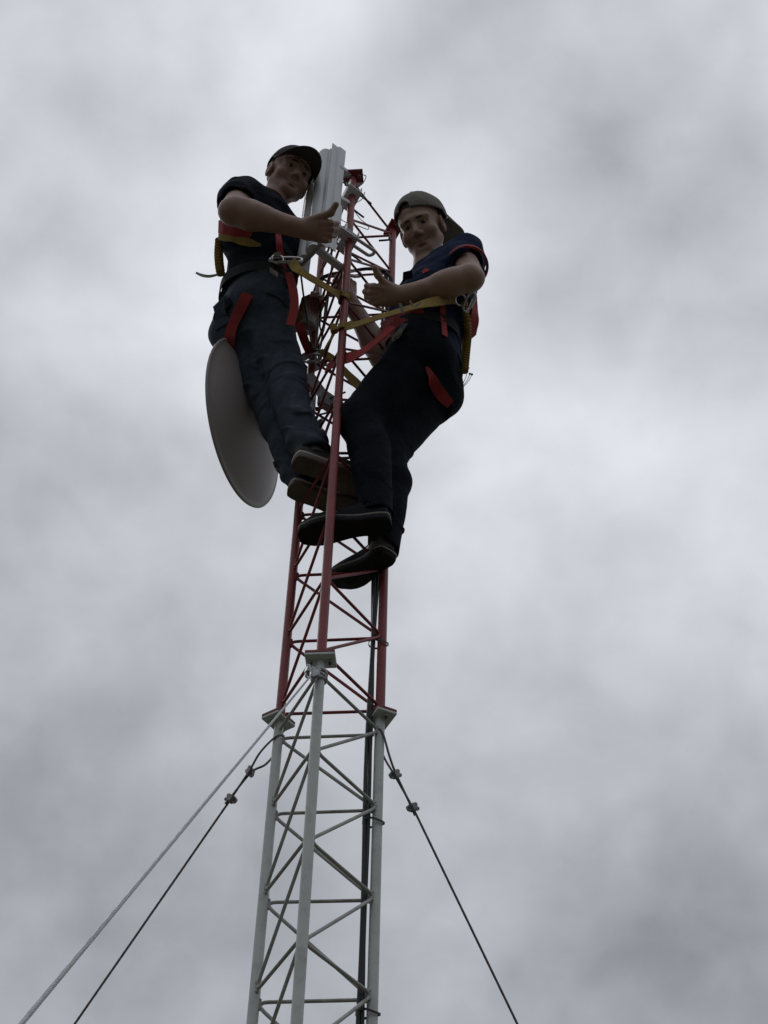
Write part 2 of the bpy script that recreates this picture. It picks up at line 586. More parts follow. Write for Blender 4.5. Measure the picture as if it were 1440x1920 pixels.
# lashed U-bolt hooks on the right leg
hk = MB()
c = lp('R', 5.06)
hk.tube(spline([c + V(-.055, -.02, -.022), c + V(-.03, -.024, -.022), c + V(-.012, -.022, -.012), c + V(-.008, -.018, .006), c + V(-.016, -.014, .012)], 6), .0042, 8)
hk.build('hook_bolt', M_DARK, tower)

# ------------------------------------------------------------------ guy wires
def wire_clip(parent, p, d, mt):
    d = nz(d)
    u, w = perp(d)
    c_ = MB().box(p, d, u, w, .011, .009, .012, .003)
    c_.build('saddle', mt, parent)
    ub = MB()
    for q in (-.006, .006):
        ub.tube([p + d * q + w * -.018, p + d * q + w * .022], .003, 6)
    ub.tube(spline([p + d * -.006 + w * -.018, p + d * -.004 + w * -.024, p + d * .004 + w * -.024, p + d * .006 + w * -.018], 4), .003, 6)
    ub.build('u_bolt', mt, parent)
    for q in (-.006, .006):
        MB().tube([p + d * q + w * .013, p + d * q + w * .019], .0062, 6).build('nut', mt, parent)

def rope(mb, a, b, rad, strands=6, pitch=.07, n=None):
    a, b = np.asarray(a, float), np.asarray(b, float)
    L = np.linalg.norm(b - a)
    d = (b - a) / L
    u, w = perp(d)
    n = n or int(L / pitch * 6)
    for k in range(strands):
        pts = []
        for i in range(n + 1):
            s_ = L * i / n
            an = 2 * math.pi * (s_ / pitch + k / strands)
            pts.append(a + d * s_ + rad * .55 * (math.cos(an) * u + math.sin(an) * w))
        mb.tube(pts, rad * .48, 5, caps=False)

# near wire
wn_a = lp('N', 2.578) + V(-.016, -.016, 0)
wn_m = at(40, 1920, -1.90)
dirn = nz(wn_m - wn_a)
anc = wn_a + dirn * ((GZ + .12 - wn_a[2]) / dirn[2])
gw = thing('guy_wire', 'thick pale twisted steel guy wire running past the viewer to the lower left corner', 'guy wire', (anc[0], anc[1], GZ), 'guy wires staying the mast')
mb = MB()
rope(mb, wn_a + dirn * .05, wn_a + dirn * 3.6, .0027, 6, .050)
mb.build('rope', M_WIRE, gw)
MB().tube([wn_a + dirn * 3.6, anc], .0042, 8).build('rope_tail', M_WIRE, gw)
lpz = 2.572
loop = MB()
for zz_ in (2.585, 2.570):
    ring = [lp('N', zz_ + .006 * math.cos(a + 2)) + V(math.cos(a), math.sin(a), 0) * .0178 for a in np.linspace(0, 2 * math.pi, 20)[:-1]]
    loop.tube(ring, .0042, 8, closed=True)
loop.tube(spline([lp('N', 2.585) + V(-.018, -.004, 0), wn_a + V(-.008, -.01, -.004), wn_a + dirn * .03 + V(-.004, 0, .004), wn_a + dirn * .08]), .004, 8)
loop.tube(spline([lp('N', 2.568) + V(.018, -.004, 0), wn_a + V(.012, -.012, -.02), wn_a + dirn * .035 + V(.006, 0, -.004), wn_a + dirn * .08]), .004, 8)
loop.build('eye_loop', M_GALV, gw)
wire_clip(gw, wn_a + V(.004, -.006, -.012), V(1, .1, -.2), M_GALV)
wire_clip(gw, wn_a + V(-.012, -.004, -.002), V(.8, .5, -.2), M_GALV)
MB().box((anc[0], anc[1], GZ + .07), (1, 0, 0), (0, 1, 0), (0, 0, 1), .2, .2, .09, .01).build('anchor_block', M_CONC, gw)

def side_wire(leg, z, c1, Y1, c2, Y2, end, Ye, label, rad):
    a = lp(leg, z)
    p1, p2 = at(*c1, Y1), at(*c2, Y2)
    e = at(*end, Ye)
    d = nz(e - p2)
    p1 = p2 + (p1 - p2)
    an = p2 + d * ((GZ + .1 - p2[2]) / d[2])
    t = thing('guy_wire', label, 'guy wire', (an[0], an[1], GZ), 'guy wires staying the mast')
    mb_ = MB()
    rope(mb_, p2, e + d * .3, rad, 6, .035)
    mb_.build('rope', M_DWIRE, t)
    MB().tube([e + d * .3, an], rad, 6).build('rope_tail', M_DWIRE, t)
    rad2 = nz(np.append(LEG[leg], 0))
    side = np.cross((0, 0, 1), rad2)
    lb = MB()
    top = [a + side * .0165 + V(0, 0, .006), a + rad2 * -.012 + V(0, 0, .02), a - side * .0165 + V(0, 0, .006)]
    pth = [p2 + d * -.0, p1 + side * .004, p1 * .5 + a * .5 + side * .018 + V(0, 0, .004)] + top + [p1 * .5 + a * .5 - side * .014 - V(0, 0, .012), p1 - side * .004, p2 + side * .004]
    lb.tube(spline(pth, 6), rad * .95, 6)
    lb.build('eye_loop', M_DWIRE, t)
    rt = MB().tube([p2 + side * .004, p2 + d * .02 + side * .007], rad, 6)
    rt.build('rope_end', M_DWIRE, t)
    wire_clip(t, p1, p2 - p1, M_CLIP)
    wire_clip(t, p2, d, M_CLIP)
    MB().box((an[0], an[1], GZ + .07), (1, 0, 0), (0, 1, 0), (0, 0, 1), .2, .2, .09, .01).build('anchor_block', M_CONC, t)
    return t
side_wire('L', 2.555, (469, 1447), .175, (433, 1498), .235, (140, 1920), .50, 'thin dark guy wire on the left with two clips below the left flange', .0034)
side_wire('R', 2.565, (741, 1452), .09, (774, 1514), .13, (970, 1920), .36, 'thin grey guy wire on the right with two clips below the right flange', .0034)

# ------------------------------------------------------------------ cables down the right leg
def cable(label, pts, r, name='cable', n=8, group=None, mt=M_RUBBER):
    mb_ = MB().tube(spline(pts, n), r, 8)
    return tag(mb_.build(name, mt), label, 'cable', group)
R0 = np.append(LEG['R'], 0)
for i, (ox, oy, lab) in enumerate([(-.021, -.008, 'black cable nearest the right leg of the mast, tied to it'),
                                   (-.032, -.010, 'black cable in the middle of the bundle on the right leg'),
                                   (-.028, .004, 'black cable behind the other two in the bundle on the right leg')]):
    pts = []
    for z in np.arange(-1.2, 4.95, .14):
        w = .005 * math.sin(z * 2.3 + i) + .003 * math.sin(z * 6.1 + 2 * i) + .003
        sl = .006 * math.sin(z * 1.7)
        pts.append(R0 + V(ox + w + sl, oy + .4 * w, z))
    cable(lab, pts, .0053, 'coaxial_cable', 4, 'cables running up the right leg')
for i, z in enumerate((1.745, 2.28, 2.905, 3.5)):
    c0 = R0 + V(-.010, -.003, z)
    loop = [c0 + V(.029 * math.cos(a), .019 * math.sin(a), .004 * math.sin(a * 2)) for a in np.linspace(0, 2 * math.pi, 22)[:-1]]
    mb_ = MB().ribbon(loop, V(0, 0, 1), .006, .0016, closed=True)
    lab = ['black cable tie lowest on the right leg', 'black cable tie on the white right leg just under the upper bend', 'black cable tie on the red right leg below the crossbar', 'black cable tie on the right leg behind the boots'][i]
    tag(mb_.build('cable_tie', M_RUBBER), lab, 'cable tie', 'ties around the cable bundle')

# cables at the top of the mast
cable('thick black hose arching between the mast legs below the antenna', [at(735, 545, .05), at(734, 522, .04), at(715, 508, .03), at(690, 504, .0), at(655, 509, .02), at(622, 514, .06), at(600, 524, .09), at(590, 545, .10)], .0068)
cable('thin black lead hanging in a loop left of the mast', [at(557, 480, -.2), at(562, 500, -.16), at(570, 560, -.05), at(579, 615, -.02), at(586, 650, -.01), at(596, 657, .0), at(603, 640, .02), at(612, 560, .02), at(622, 500, .0), at(620, 455, -.1)], .0036)
cable('thin wire looping out right of the antenna bracket', [at(640, 412, -.14), at(655, 420, -.15), at(672, 424, -.13), at(690, 430, -.1), at(689, 422, -.1), at(675, 410, -.12), at(662, 392, -.15), at(655, 384, -.17)], .0016)
cable('thin wire curling over the top clamp', [at(677, 347, -.15), at(684, 338, -.14), at(686, 330, -.14), at(681, 328, -.15)], .0018)
cable('thin wire hanging under the top clamp', [at(684, 360, -.15), at(680, 372, -.16), at(668, 380, -.16), at(652, 386, -.17)], .0016)
cable('slim black lead running down inside the left mast leg', [at(616, 520, .03), at(606, 560, .06), at(600, 600, .07), at(601, 618, .07), at(606, 622, .07), at(610, 600, .06), at(618, 540, .03)], .0032)
cable('grey lead strapped to the left mast leg', [at(600, 530, .088), at(597, 600, .08), at(593, 650, .08), at(592, 690, .08)], .004, mt=M_GALV)

# ------------------------------------------------------------------ dish
DC = V(-.3525, .20, 4.045)
DR = .30
az, el = math.radians(22.6), math.radians(4.5)
DA = V(-math.cos(az) * math.cos(el), math.sin(az) * math.cos(el), math.sin(el))
dish = thing('dish_antenna', 'large grey parabolic dish behind the legs of the man in the cap', 'satellite dish', DC - DA * .12)
depth = .10
depth = .085
prof = [(DR * .955 * t, -depth + (depth - .004) * t * t) for t in np.linspace(.02, 1, 22)] + [(DR * .965, -.003), (DR, -.001)]
back = [(r, h - .004) for (r, h) in prof]
MB().lathe(DC, DA, [(1e-4, -depth - .004)] + back + list(reversed(prof)) + [(1e-4, -depth)], 96).build('reflector', M_DISH, dish, sharp=60)
MB().lathe(DC, DA, [(DR - .004, -.0065), (DR + .002, -.0055), (DR + .0045, -.001), (DR + .002, .0035), (DR - .004, .0045)], 96).build('rim', M_DISH, dish, sharp=60)
hub = DC - DA * (depth + .004)
MB().lathe(hub, -DA, [(1e-4, .0), (.07, -.006), (.07, .012), (.045, .03), (1e-4, .03)], 32).build('hub_plate', M_GALV, dish)
lz = 4.06
legp = lp('L', hub[2])
MB().tube([hub - DA * .03, legp + nz(hub - legp) * .012], .018, 12).build('mounting_arm', M_GALV, dish)
MB().box(legp, (1, 0, 0), (0, 1, 0), (0, 0, 1), .026, .026, .05, .004).build('mounting_clamp', M_GALV, dish)
MB().tube([DC - DA * depth, DC - DA * .03], .008, 10).build('feed_arm', M_GALV, dish)
MB().lathe(DC - DA * .03, DA, [(1e-4, -.002), (.024, 0), (.03, .02), (.028, .026), (1e-4, .026)], 20).build('feed_horn', M_ANT, dish)
# dish mounting brackets lower and higher on the left leg
for (z, hz) in ((4.30, .022), (3.94, .03)):
    p = lp('L', z)
    ax = nz(V(-.79, .61, 0))
    ay = nz(np.cross((0, 0, 1), ax))
    br = MB().box(p - ay * .03, ax, ay, (0, 0, 1), .045, .004, hz, .001)
    br.box(p + ay * .03, ax, ay, (0, 0, 1), .045, .004, hz, .001)
    br.build('clamp_jaw', M_GALV, dish)
    for q in (-.032, .032):
        MB().tube([p + ax * q - ay * .075, p + ax * q + ay * .085], .0035, 8).build('threaded_rod', M_DARK, dish)

# ------------------------------------------------------------------ sector antenna
AA = nz(V(-.61, .79, 0))       # across the face, away from the viewer
AB = nz(V(-.79, -.61, 0))      # the way it points
ant_bot = at(602, 455, -.262)
ant_top = at(624, 268, -.225)
AZ = nz(ant_top - ant_bot)
AL = np.linalg.norm(ant_top - ant_bot)
AAo = nz(AA - AZ * (AA @ AZ)) * 1.16
ABo = nz(AB - AZ * (AB @ AZ))
ant = thing('sector_antenna', 'long pale grey sector antenna panel beside the man in the cap', 'antenna', ant_bot)
# side wing with a lip, profile in (a, b)
wing = [(0, 0), (.003, -.0), (.003, -.028), (-.004, -.033), (-.004, -.062), (-.0065, -.062), (-.0065, -.0315), (0, -.0265)]
MB().prism(wing, ant_bot, AAo, ABo, AZ, 0, AL).build('side_wing', M_ANT, ant, sharp=25)
# radome with two rounded ridges
rad_ = [(.003, -.012), (.003, .004), (.012, .005)]
for cx, rr in ((.036, .0235), (.082, .0215)):
    for a in np.linspace(180, 0, 13):
        rad_.append((cx + rr * math.cos(math.radians(a)), .004 + rr * math.sin(math.radians(a))))
rad_ += [(.108, .004), (.128, .002), (.128, -.003), (.108, -.012)]
MB().prism(rad_, ant_bot, AAo, ABo, AZ, .012, AL - .046).build('radome', M_ANT, ant, sharp=25)
MB().prism([(x * .985 + .0005, y * .93) for (x, y) in rad_[2:-2]], ant_bot, AAo, ABo, AZ, AL - .0455, AL - .041).build('end_cap', M_ALU, ant)
MB().prism([(x * .985 + .0005, y * .93) for (x, y) in rad_[2:-2]], ant_bot, AAo, ABo, AZ, -.004, .0115).build('end_cap', M_ALU, ant)
MB().prism([(.0035, -.0125), (.107, -.0125), (.107, -.016), (.0035, -.016)], ant_bot, AAo, ABo, AZ, .004, AL - .006).build('back_plate', M_ALU, ant)
MB().prism([(.1075, -.012), (.110, -.012), (.110, -.048), (.1075, -.048)], ant_bot, AAo, ABo, AZ, 0, AL - .01).build('side_wing', M_ANT, ant)
# mounting arms and clamps on the near leg
ND = nz(V(-.376, .927, 0))
def clamp(z, hl, hw):
    c = lp('N', z) + ND * .012
    pl = MB().box(c + V(0, 0, 0), ND, AB, (0, 0, 1), hl, hw, .003, .001).build('clamp_plate', M_ALU, ant)
    for q in (-1, 1):
        MB().box(c + AB * q * (hw - .002) + V(0, 0, .0195), ND, AB, (0, 0, 1), hl, .002, .016, .0008).build('flange', M_ALU, pl)
    for q in (-.032, .036):
        MB().tube([c + ND * q + AB * .055 + V(0, 0, .014), c + ND * q - AB * .088 + V(0, 0, .014)], .0042, 8).build('threaded_rod', M_DARK, pl)
        for s_ in (.036, -.034):
            MB().tube([c + ND * q + AB * s_ + V(0, 0, .014), c + ND * q + AB * (s_ + .007) + V(0, 0, .014)], .0085, 6).build('nut', M_GALV, pl)
    return pl
clamp(5.02, .052, .030)
clamp(4.705, .050, .030)
def arm(p, q, w, h, slot=True):
    d = nz(q - p)
    L = np.linalg.norm(q - p)
    up = nz(V(0, 0, 1) - d * d[2])
    sd_ = np.cross(d, up)
    a_ = MB()
    if not slot:
        a_.box((p + q) / 2, d, sd_, up, L / 2, w / 2, .003, .001)
        a_.box((p + q) / 2 + sd_ * (w / 2 - .0015) + up * h / 2, d, sd_, up, L / 2, .0015, h / 2 - .0035)
        a_.box((p + q) / 2 - sd_ * (w / 2 - .0015) + up * h / 2, d, sd_, up, L / 2, .0015, h / 2 - .0035)
    else:
        L1 = L * .42
        a_.box(p + d * L1 / 2, d, sd_, up, L1 / 2, w / 2, .003)
        for s_ in (-1, 1):
            a_.box(p + d * (L1 + (L - L1) / 2), d, sd_, up, (L - L1) / 2 - .0002, w * .14, .003)
            a_.v[-8:] = [v + sd_ * s_ * w * .36 for v in a_.v[-8:]]
        c_ = q
        arc = [(w / 2 * math.sin(t), w / 2 * math.cos(t)) for t in np.linspace(0, math.pi, 12)]
        inn = [(w * .22 * math.sin(t), w * .22 * math.cos(t)) for t in np.linspace(math.pi, 0, 12)]
        a_.prism(arc + inn, c_, d, sd_, up, -.003, .003)
    return a_.build('mounting_arm', M_ALU, ant)
arm(at(636, 318, -.20), at(677, 347, -.115), .030, .018, False)
arm(at(618, 422, -.245), at(694, 473, -.105), .042, .0, True)
arm(at(596, 470, -.23), at(640, 504, -.13), .028, .014, False)
arm(at(630, 372, -.21), at(652, 384, -.165), .026, .016, False)
# small radio clipped behind the panel
rad_c = at(631, 408, -.19)
rd = thing('radio_unit', 'small pale radio box clipped behind the antenna panel', 'radio', rad_c - V(0, 0, .08))
bx = MB().box(rad_c, AA, AB, AZ, .022, .013, .075, .008).build('housing', M_ANT, rd)
MB().box(rad_c + AB * .016, AA, AB, AZ, .016, .0025, .06, .001).build('cover', M_GALV, rd)
MB().tube([rad_c - AZ * .0755, rad_c - AZ * .10], .009, 10).build('connector', M_DARK, rd)
# second small radio with rods lower on the left leg
r2 = at(612, 752, .06)
rd2 = thing('radio_unit', 'small grey bracketed unit with rods between the mast legs at knee height', 'radio', r2 - V(0, 0, .04))
MB().box(r2, (.8, .6, 0), (-.6, .8, 0), (0, 0, 1), .032, .014, .040, .005).build('housing', M_GALV, rd2)
for (a_, b_) in (((596, 757, .07), (648, 735, .03)), ((592, 770, .08), (640, 752, .04)), ((598, 778, .06), (646, 765, .03))):
    MB().tube([at(*a_), at(*b_)], .0035, 8).build('threaded_rod', M_DARK, rd2)
tag(MB().box(at(592, 722, .09), (.55, .2, -.8), (.2, .9, .1), (.8, .1, .5), .055, .004, .022, .001).build('bracket_plate', M_DISH), 'dull grey bracket plate beside the left mast leg below the dish clamp', 'bracket')

# ------------------------------------------------------------------ signed-distance modelling of the people
LAT = rng.random((32, 32, 32)).astype(np.float32)
def vnoise(X, Y, Z):
    xi, yi, zi = np.floor(X), np.floor(Y), np.floor(Z)
    fx, fy, fz = X - xi, Y - yi, Z - zi
    fx, fy, fz = fx * fx * (3 - 2 * fx), fy * fy * (3 - 2 * fy), fz * fz * (3 - 2 * fz)
    xi, yi, zi = xi.astype(int) & 31, yi.astype(int) & 31, zi.astype(int) & 31
    x1, y1, z1 = (xi + 1) & 31, (yi + 1) & 31, (zi + 1) & 31
    c00 = LAT[xi, yi, zi] * (1 - fx) + LAT[x1, yi, zi] * fx
    c10 = LAT[xi, y1, zi] * (1 - fx) + LAT[x1, y1, zi] * fx
    c01 = LAT[xi, yi, z1] * (1 - fx) + LAT[x1, yi, z1] * fx
    c11 = LAT[xi, y1, z1] * (1 - fx) + LAT[x1, y1, z1] * fx
    return (c00 * (1 - fy) + c10 * fy) * (1 - fz) + (c01 * (1 - fy) + c11 * fy) * fz - .5

class Field:
    def __init__(s, lo, hi, h):
        s.lo = np.asarray(lo, float)
        s.h = h
        s.n = np.ceil((np.asarray(hi, float) - s.lo) / h).astype(int) + 1
        s.a = np.full(s.n, 1.0, np.float32)
    def sl(s, lo, hi):
        i0 = np.clip(np.floor((np.asarray(lo) - s.lo) / s.h).astype(int), 0, s.n)
        i1 = np.clip(np.ceil((np.asarray(hi) - s.lo) / s.h).astype(int) + 1, 0, s.n)
        return i0, i1
    def grid(s, lo, hi):
        i0, i1 = s.sl(lo, hi)
        ax = [(s.lo[k] + np.arange(i0[k], i1[k]) * s.h).astype(np.float32) for k in range(3)]
        return (slice(i0[0], i1[0]), slice(i0[1], i1[1]), slice(i0[2], i1[2])), ax[0][:, None, None], ax[1][None, :, None], ax[2][None, None, :]
    def add(s, fn, lo, hi, k=.0, sub=False):
        pad = .03 + k
        q, X, Y, Z = s.grid(np.asarray(lo) - pad, np.asarray(hi) + pad)
        if min(s.a[q].shape) == 0:
            return
        d = fn(X, Y, Z)
        a = s.a[q]
        if sub:
            d = -d
            if k > 0:
                hh = np.maximum(k - np.abs(a - d), 0) / k
                s.a[q] = np.maximum(a, d) + hh * hh * k * .25
            else:
                s.a[q] = np.maximum(a, d)
        else:
            if k > 0:
                hh = np.maximum(k - np.abs(a - d), 0) / k
                s.a[q] = np.minimum(a, d) - hh * hh * k * .25
            else:
                s.a[q] = np.minimum(a, d)
    def cone(s, a, b, ra, rb, k=.02, flat=None, fl=1.0, sub=False, cut0=None, cut1=None):
        a, b = np.asarray(a, float), np.asarray(b, float)
        ba = b - a
        L2 = ba @ ba + 1e-12
        rm = max(ra, rb) * max(1, fl)
        def fn(X, Y, Z):
            t = np.clip(((X - a[0]) * ba[0] + (Y - a[1]) * ba[1] + (Z - a[2]) * ba[2]) / L2, 0, 1)
            dx, dy, dz = X - a[0] - t * ba[0], Y - a[1] - t * ba[1], Z - a[2] - t * ba[2]
            r2 = dx * dx + dy * dy + dz * dz
            if flat is not None:
                c_ = dx * flat[0] + dy * flat[1] + dz * flat[2]
                r2 = r2 - c_ * c_ + (c_ / fl) ** 2
            d = np.sqrt(r2) - (ra + t * (rb - ra))
            if cut1 is not None:
                u = ba / np.sqrt(L2)
                d = np.maximum(d, (X - b[0]) * u[0] + (Y - b[1]) * u[1] + (Z - b[2]) * u[2] - cut1)
            return d
        s.add(fn, np.minimum(a, b) - rm, np.maximum(a, b) + rm, k, sub)
    def ell(s, c, R, rad, k=.02, sub=False, clip=None):     # R rows: local axes
        c = np.asarray(c, float)
        rad = np.asarray(rad, float)
        rm = rad.max()
        def fn(X, Y, Z):
            dx, dy, dz = X - c[0], Y - c[1], Z - c[2]
            q = [dx * R[i][0] + dy * R[i][1] + dz * R[i][2] for i in range(3)]
            k0 = np.sqrt((q[0] / rad[0]) ** 2 + (q[1] / rad[1]) ** 2 + (q[2] / rad[2]) ** 2)
            k1 = np.sqrt((q[0] / rad[0] ** 2) ** 2 + (q[1] / rad[1] ** 2) ** 2 + (q[2] / rad[2] ** 2) ** 2) + 1e-9
            d = k0 * (k0 - 1) / k1
            if clip is not None:
                d = np.maximum(d, clip(q))
            return d
        s.add(fn, c - rm, c + rm, k, sub)
    def displace(s, fn, band=.03):
        idx = np.nonzero(np.abs(s.a) < band)
        P = [s.lo[k] + idx[k] * s.h for k in range(3)]
        s.a[idx] += fn(*P).astype(np.float32)
    def cutplane(s, p, nrm):     # keep the side where (x-p).n < 0
        X, Y, Z = [(s.lo[k] + np.arange(s.n[k]) * s.h).astype(np.float32) for k in range(3)]
        d = (X[:, None, None] - p[0]) * nrm[0] + (Y[None, :, None] - p[1]) * nrm[1] + (Z[None, None, :] - p[2]) * nrm[2]
        s.a = np.maximum(s.a, d)
    def sample(s, P):
        q = (np.asarray(P, float) - s.lo) / s.h
        i = np.floor(q).astype(int)
        ok = np.all((i >= 0) & (i < s.n - 1), axis=-1)
        i = np.clip(i, 0, s.n - 2)
        f = q - i
        out = 0
        for dx in (0, 1):
            for dy in (0, 1):
                for dz in (0, 1):
                    w = (f[..., 0] if dx else 1 - f[..., 0]) * (f[..., 1] if dy else 1 - f[..., 1]) * (f[..., 2] if dz else 1 - f[..., 2])
                    out = out + w * s.a[i[..., 0] + dx, i[..., 1] + dy, i[..., 2] + dz]
        return np.where(ok, out, 1.0)
    def grad(s, P):
        P = np.asarray(P, float)
        e = s.h * 1.5
        g_ = np.stack([s.sample(P + np.eye(3)[k] * e) - s.sample(P - np.eye(3)[k] * e) for k in range(3)], -1)
        return g_ / (np.linalg.norm(g_, axis=-1, keepdims=True) + 1e-9)
    def mesh(s):                 # surface nets
        a = s.a
        a[0], a[-1], a[:, 0], a[:, -1], a[:, :, 0], a[:, :, -1] = 1, 1, 1, 1, 1, 1
        ins = a < 0
        cnt = np.zeros(np.array(a.shape) - 1, np.uint8)
        nx, ny, nz_ = cnt.shape
        for dx in (0, 1):
            for dy in (0, 1):
                for dz in (0, 1):
                    cnt += ins[dx:dx + nx, dy:dy + ny, dz:dz + nz_]
        I = np.nonzero((cnt > 0) & (cnt < 8))
        vid = np.full(cnt.shape, -1, np.int32)
        vid[I] = np.arange(len(I[0]))
        I = np.stack(I, -1)
        acc = np.zeros((len(I), 3))
        num = np.zeros(len(I))
        corners = [(x, y, z) for x in (0, 1) for y in (0, 1) for z in (0, 1)]
        val = {c_: a[I[:, 0] + c_[0], I[:, 1] + c_[1], I[:, 2] + c_[2]] for c_ in corners}
        for c1 in corners:
            for k in range(3):
                if c1[k] == 0:
                    c2 = tuple(1 if j == k else c1[j] for j in range(3))
                    v1, v2 = val[c1], val[c2]
                    cr_ = (v1 < 0) != (v2 < 0)
                    t = np.where(cr_, v1 / np.where(cr_, v1 - v2, 1), 0)
                    p = np.array(c1)[None] + t[:, None] * np.eye(3)[k]
                    acc[cr_] += p[cr_]
                    num[cr_] += 1
        verts = s.lo + (I + acc / num[:, None]) * s.h
        quads = []
        for k in range(3):
            u, w = (k + 1) % 3, (k + 2) % 3
            A = [slice(None)] * 3
            B = [slice(None)] * 3
            A[k] = slice(0, -1)
            B[k] = slice(1, None)
            ch = ins[tuple(A)] != ins[tuple(B)]
            J = np.stack(np.nonzero(ch), -1)
            J = J[(J[:, u] > 0) & (J[:, w] > 0) & (J[:, u] < a.shape[u] - 1) & (J[:, w] < a.shape[w] - 1)]
            flip = ins[tuple(J.T)]
            du, dw = np.eye(3, dtype=int)[u], np.eye(3, dtype=int)[w]
            q = np.stack([vid[tuple((J - du - dw).T)], vid[tuple((J - dw).T)], vid[tuple(J.T)], vid[tuple((J - du).T)]], -1)
            q = np.where(flip[:, None], q, q[:, ::-1])
            quads.append(q)
        return verts, np.concatenate(quads)

def frame(fwd, up, roll=0.0):
    f = nz(fwd)
    u = nz(np.asarray(up, float) - f * (np.asarray(up, float) @ f))
    l = np.cross(u, f)                 # the person's left
    c_, s_ = math.cos(roll), math.sin(roll)
    u2 = u * c_ + l * s_
    l2 = l * c_ - u * s_
    return np.stack([l2, f, u2])       # rows: left, forward, up

class Head:
    def __init__(s, c, R):
        s.c, s.R = np.asarray(c, float), R
    def w(s, x, y, z):
        return s.c + s.R[0] * x + s.R[1] * y + s.R[2] * z
    def local(s, P):
        return (P - s.c) @ s.R.T

def add_head(f, hd, neck, full=1.0):
    W_ = lambda x, y, z: hd.w(x, y, z if z > -.03 else -.03 + (z + .03) * .90)
    R = hd.R
    f.ell(W_(0, -.014, .036), R, (.0765, .096, .086), .01)
    f.ell(W_(0, .024, -.03), R, (.064 * full, .066, .078), .03)
    f.cone(W_(.05 * full, .012, -.066), W_(.016, .066, -.104), .021, .018, .028)
    f.cone(W_(-.05 * full, .012, -.066), W_(-.016, .066, -.104), .021, .018, .028)
    f.cone(W_(-.010, .070, -.105), W_(.010, .070, -.105), .0175, .0175, .014)
    f.cone(W_(0, .02, -.082), W_(0, .048, -.088), .030, .026, .03)
    for q in (-1, 1):
        f.cone(W_(q * .014, .083, .022), W_(q * .048, .066, .019), .0115, .010, .018)
        f.ell(W_(q * .044 * full, .056, -.036), R, (.026, .024, .022), .024)
        f.ell(W_(q * .031, .095, .000), R, (.021, .018, .0115), .010, sub=True)
        f.ell(W_(q * .079, -.008, -.012), R, (.010, .021, .033), .008)
        f.ell(W_(q * .088, -.002, -.008), R, (.006, .010, .018), .006, sub=True)
    f.cone(W_(0, .084, .006), W_(0, .107, -.036), .0085, .0118, .014)
    for q in (-1, 1):
        f.cone(W_(q * .010, .097, -.041), W_(q * .013, .089, -.041), .0078, .0075, .006)
        f.ell(W_(q * .0065, .101, -.0485), R, (.0035, .005, .0035), .002, sub=True)
        f.cone(W_(q * .020, .0760, .0062), W_(q * .044, .067, .004), .0085, .0080, .005)
        f.cone(W_(q * .020, .0745, -.0085), W_(q * .044, .066, -.0085), .0072, .0070, .005)
    # lips with the groove between
    f.cone(W_(-.026, .071, -.0690), W_(0, .0845, -.0685), .0042, .0058, .007)
    f.cone(W_(.026, .071, -.0690), W_(0, .0845, -.0685), .0042, .0058, .007)
    f.cone(W_(-.017, .074, -.081), W_(0, .0830, -.0815), .0048, .0068, .007)
    f.cone(W_(.017, .074, -.081), W_(0, .0830, -.0815), .0048, .0068, .007)
    f.cone(W_(-.030, .078, -.0705), W_(0, .0935, -.0750), .0026, .003, .003, sub=True)
    f.cone(W_(.030, .078, -.0705), W_(0, .0935, -.0750), .0026, .003, .003, sub=True)
    f.ell(W_(0, .092, -.0925), R, (.018, .008, .005), .008, sub=True)
    f.cone(neck, W_(0, -.026, -.06), .058, .050, .016)

def head_tint(P, hd, base, lip, stub):
    L = hd.local(P)
    col = np.tile(np.array(base), (len(P), 1))
    x, y, z = L[:, 0], L[:, 1], L[:, 2]
    face = (y > .03) & (np.abs(x) < .075) & (z > -.135) & (z < .1)
    beard = np.clip(1 - np.abs((z + .095) / .045), 0, 1) * (y > .0) * (np.abs(x) < .075) * (z > -.14)
    col = col * (1 - beard[:, None] * stub)
    mouth = np.exp(-((x / .022) ** 2 + ((z + .0755) / .0085) ** 2)) * (y > .068)
    mouth = np.clip(mouth * 1.6, 0, 1)[:, None] * face[:, None]
    col = col * (1 - mouth) + np.array(lip) * mouth
    flush = np.exp(-(((np.abs(x) - .045) / .02) ** 2 + ((z + .03) / .02) ** 2)) * face
    col[:, 1] *= 1 - .10 * flush
    col[:, 2] *= 1 - .12 * flush
    return col

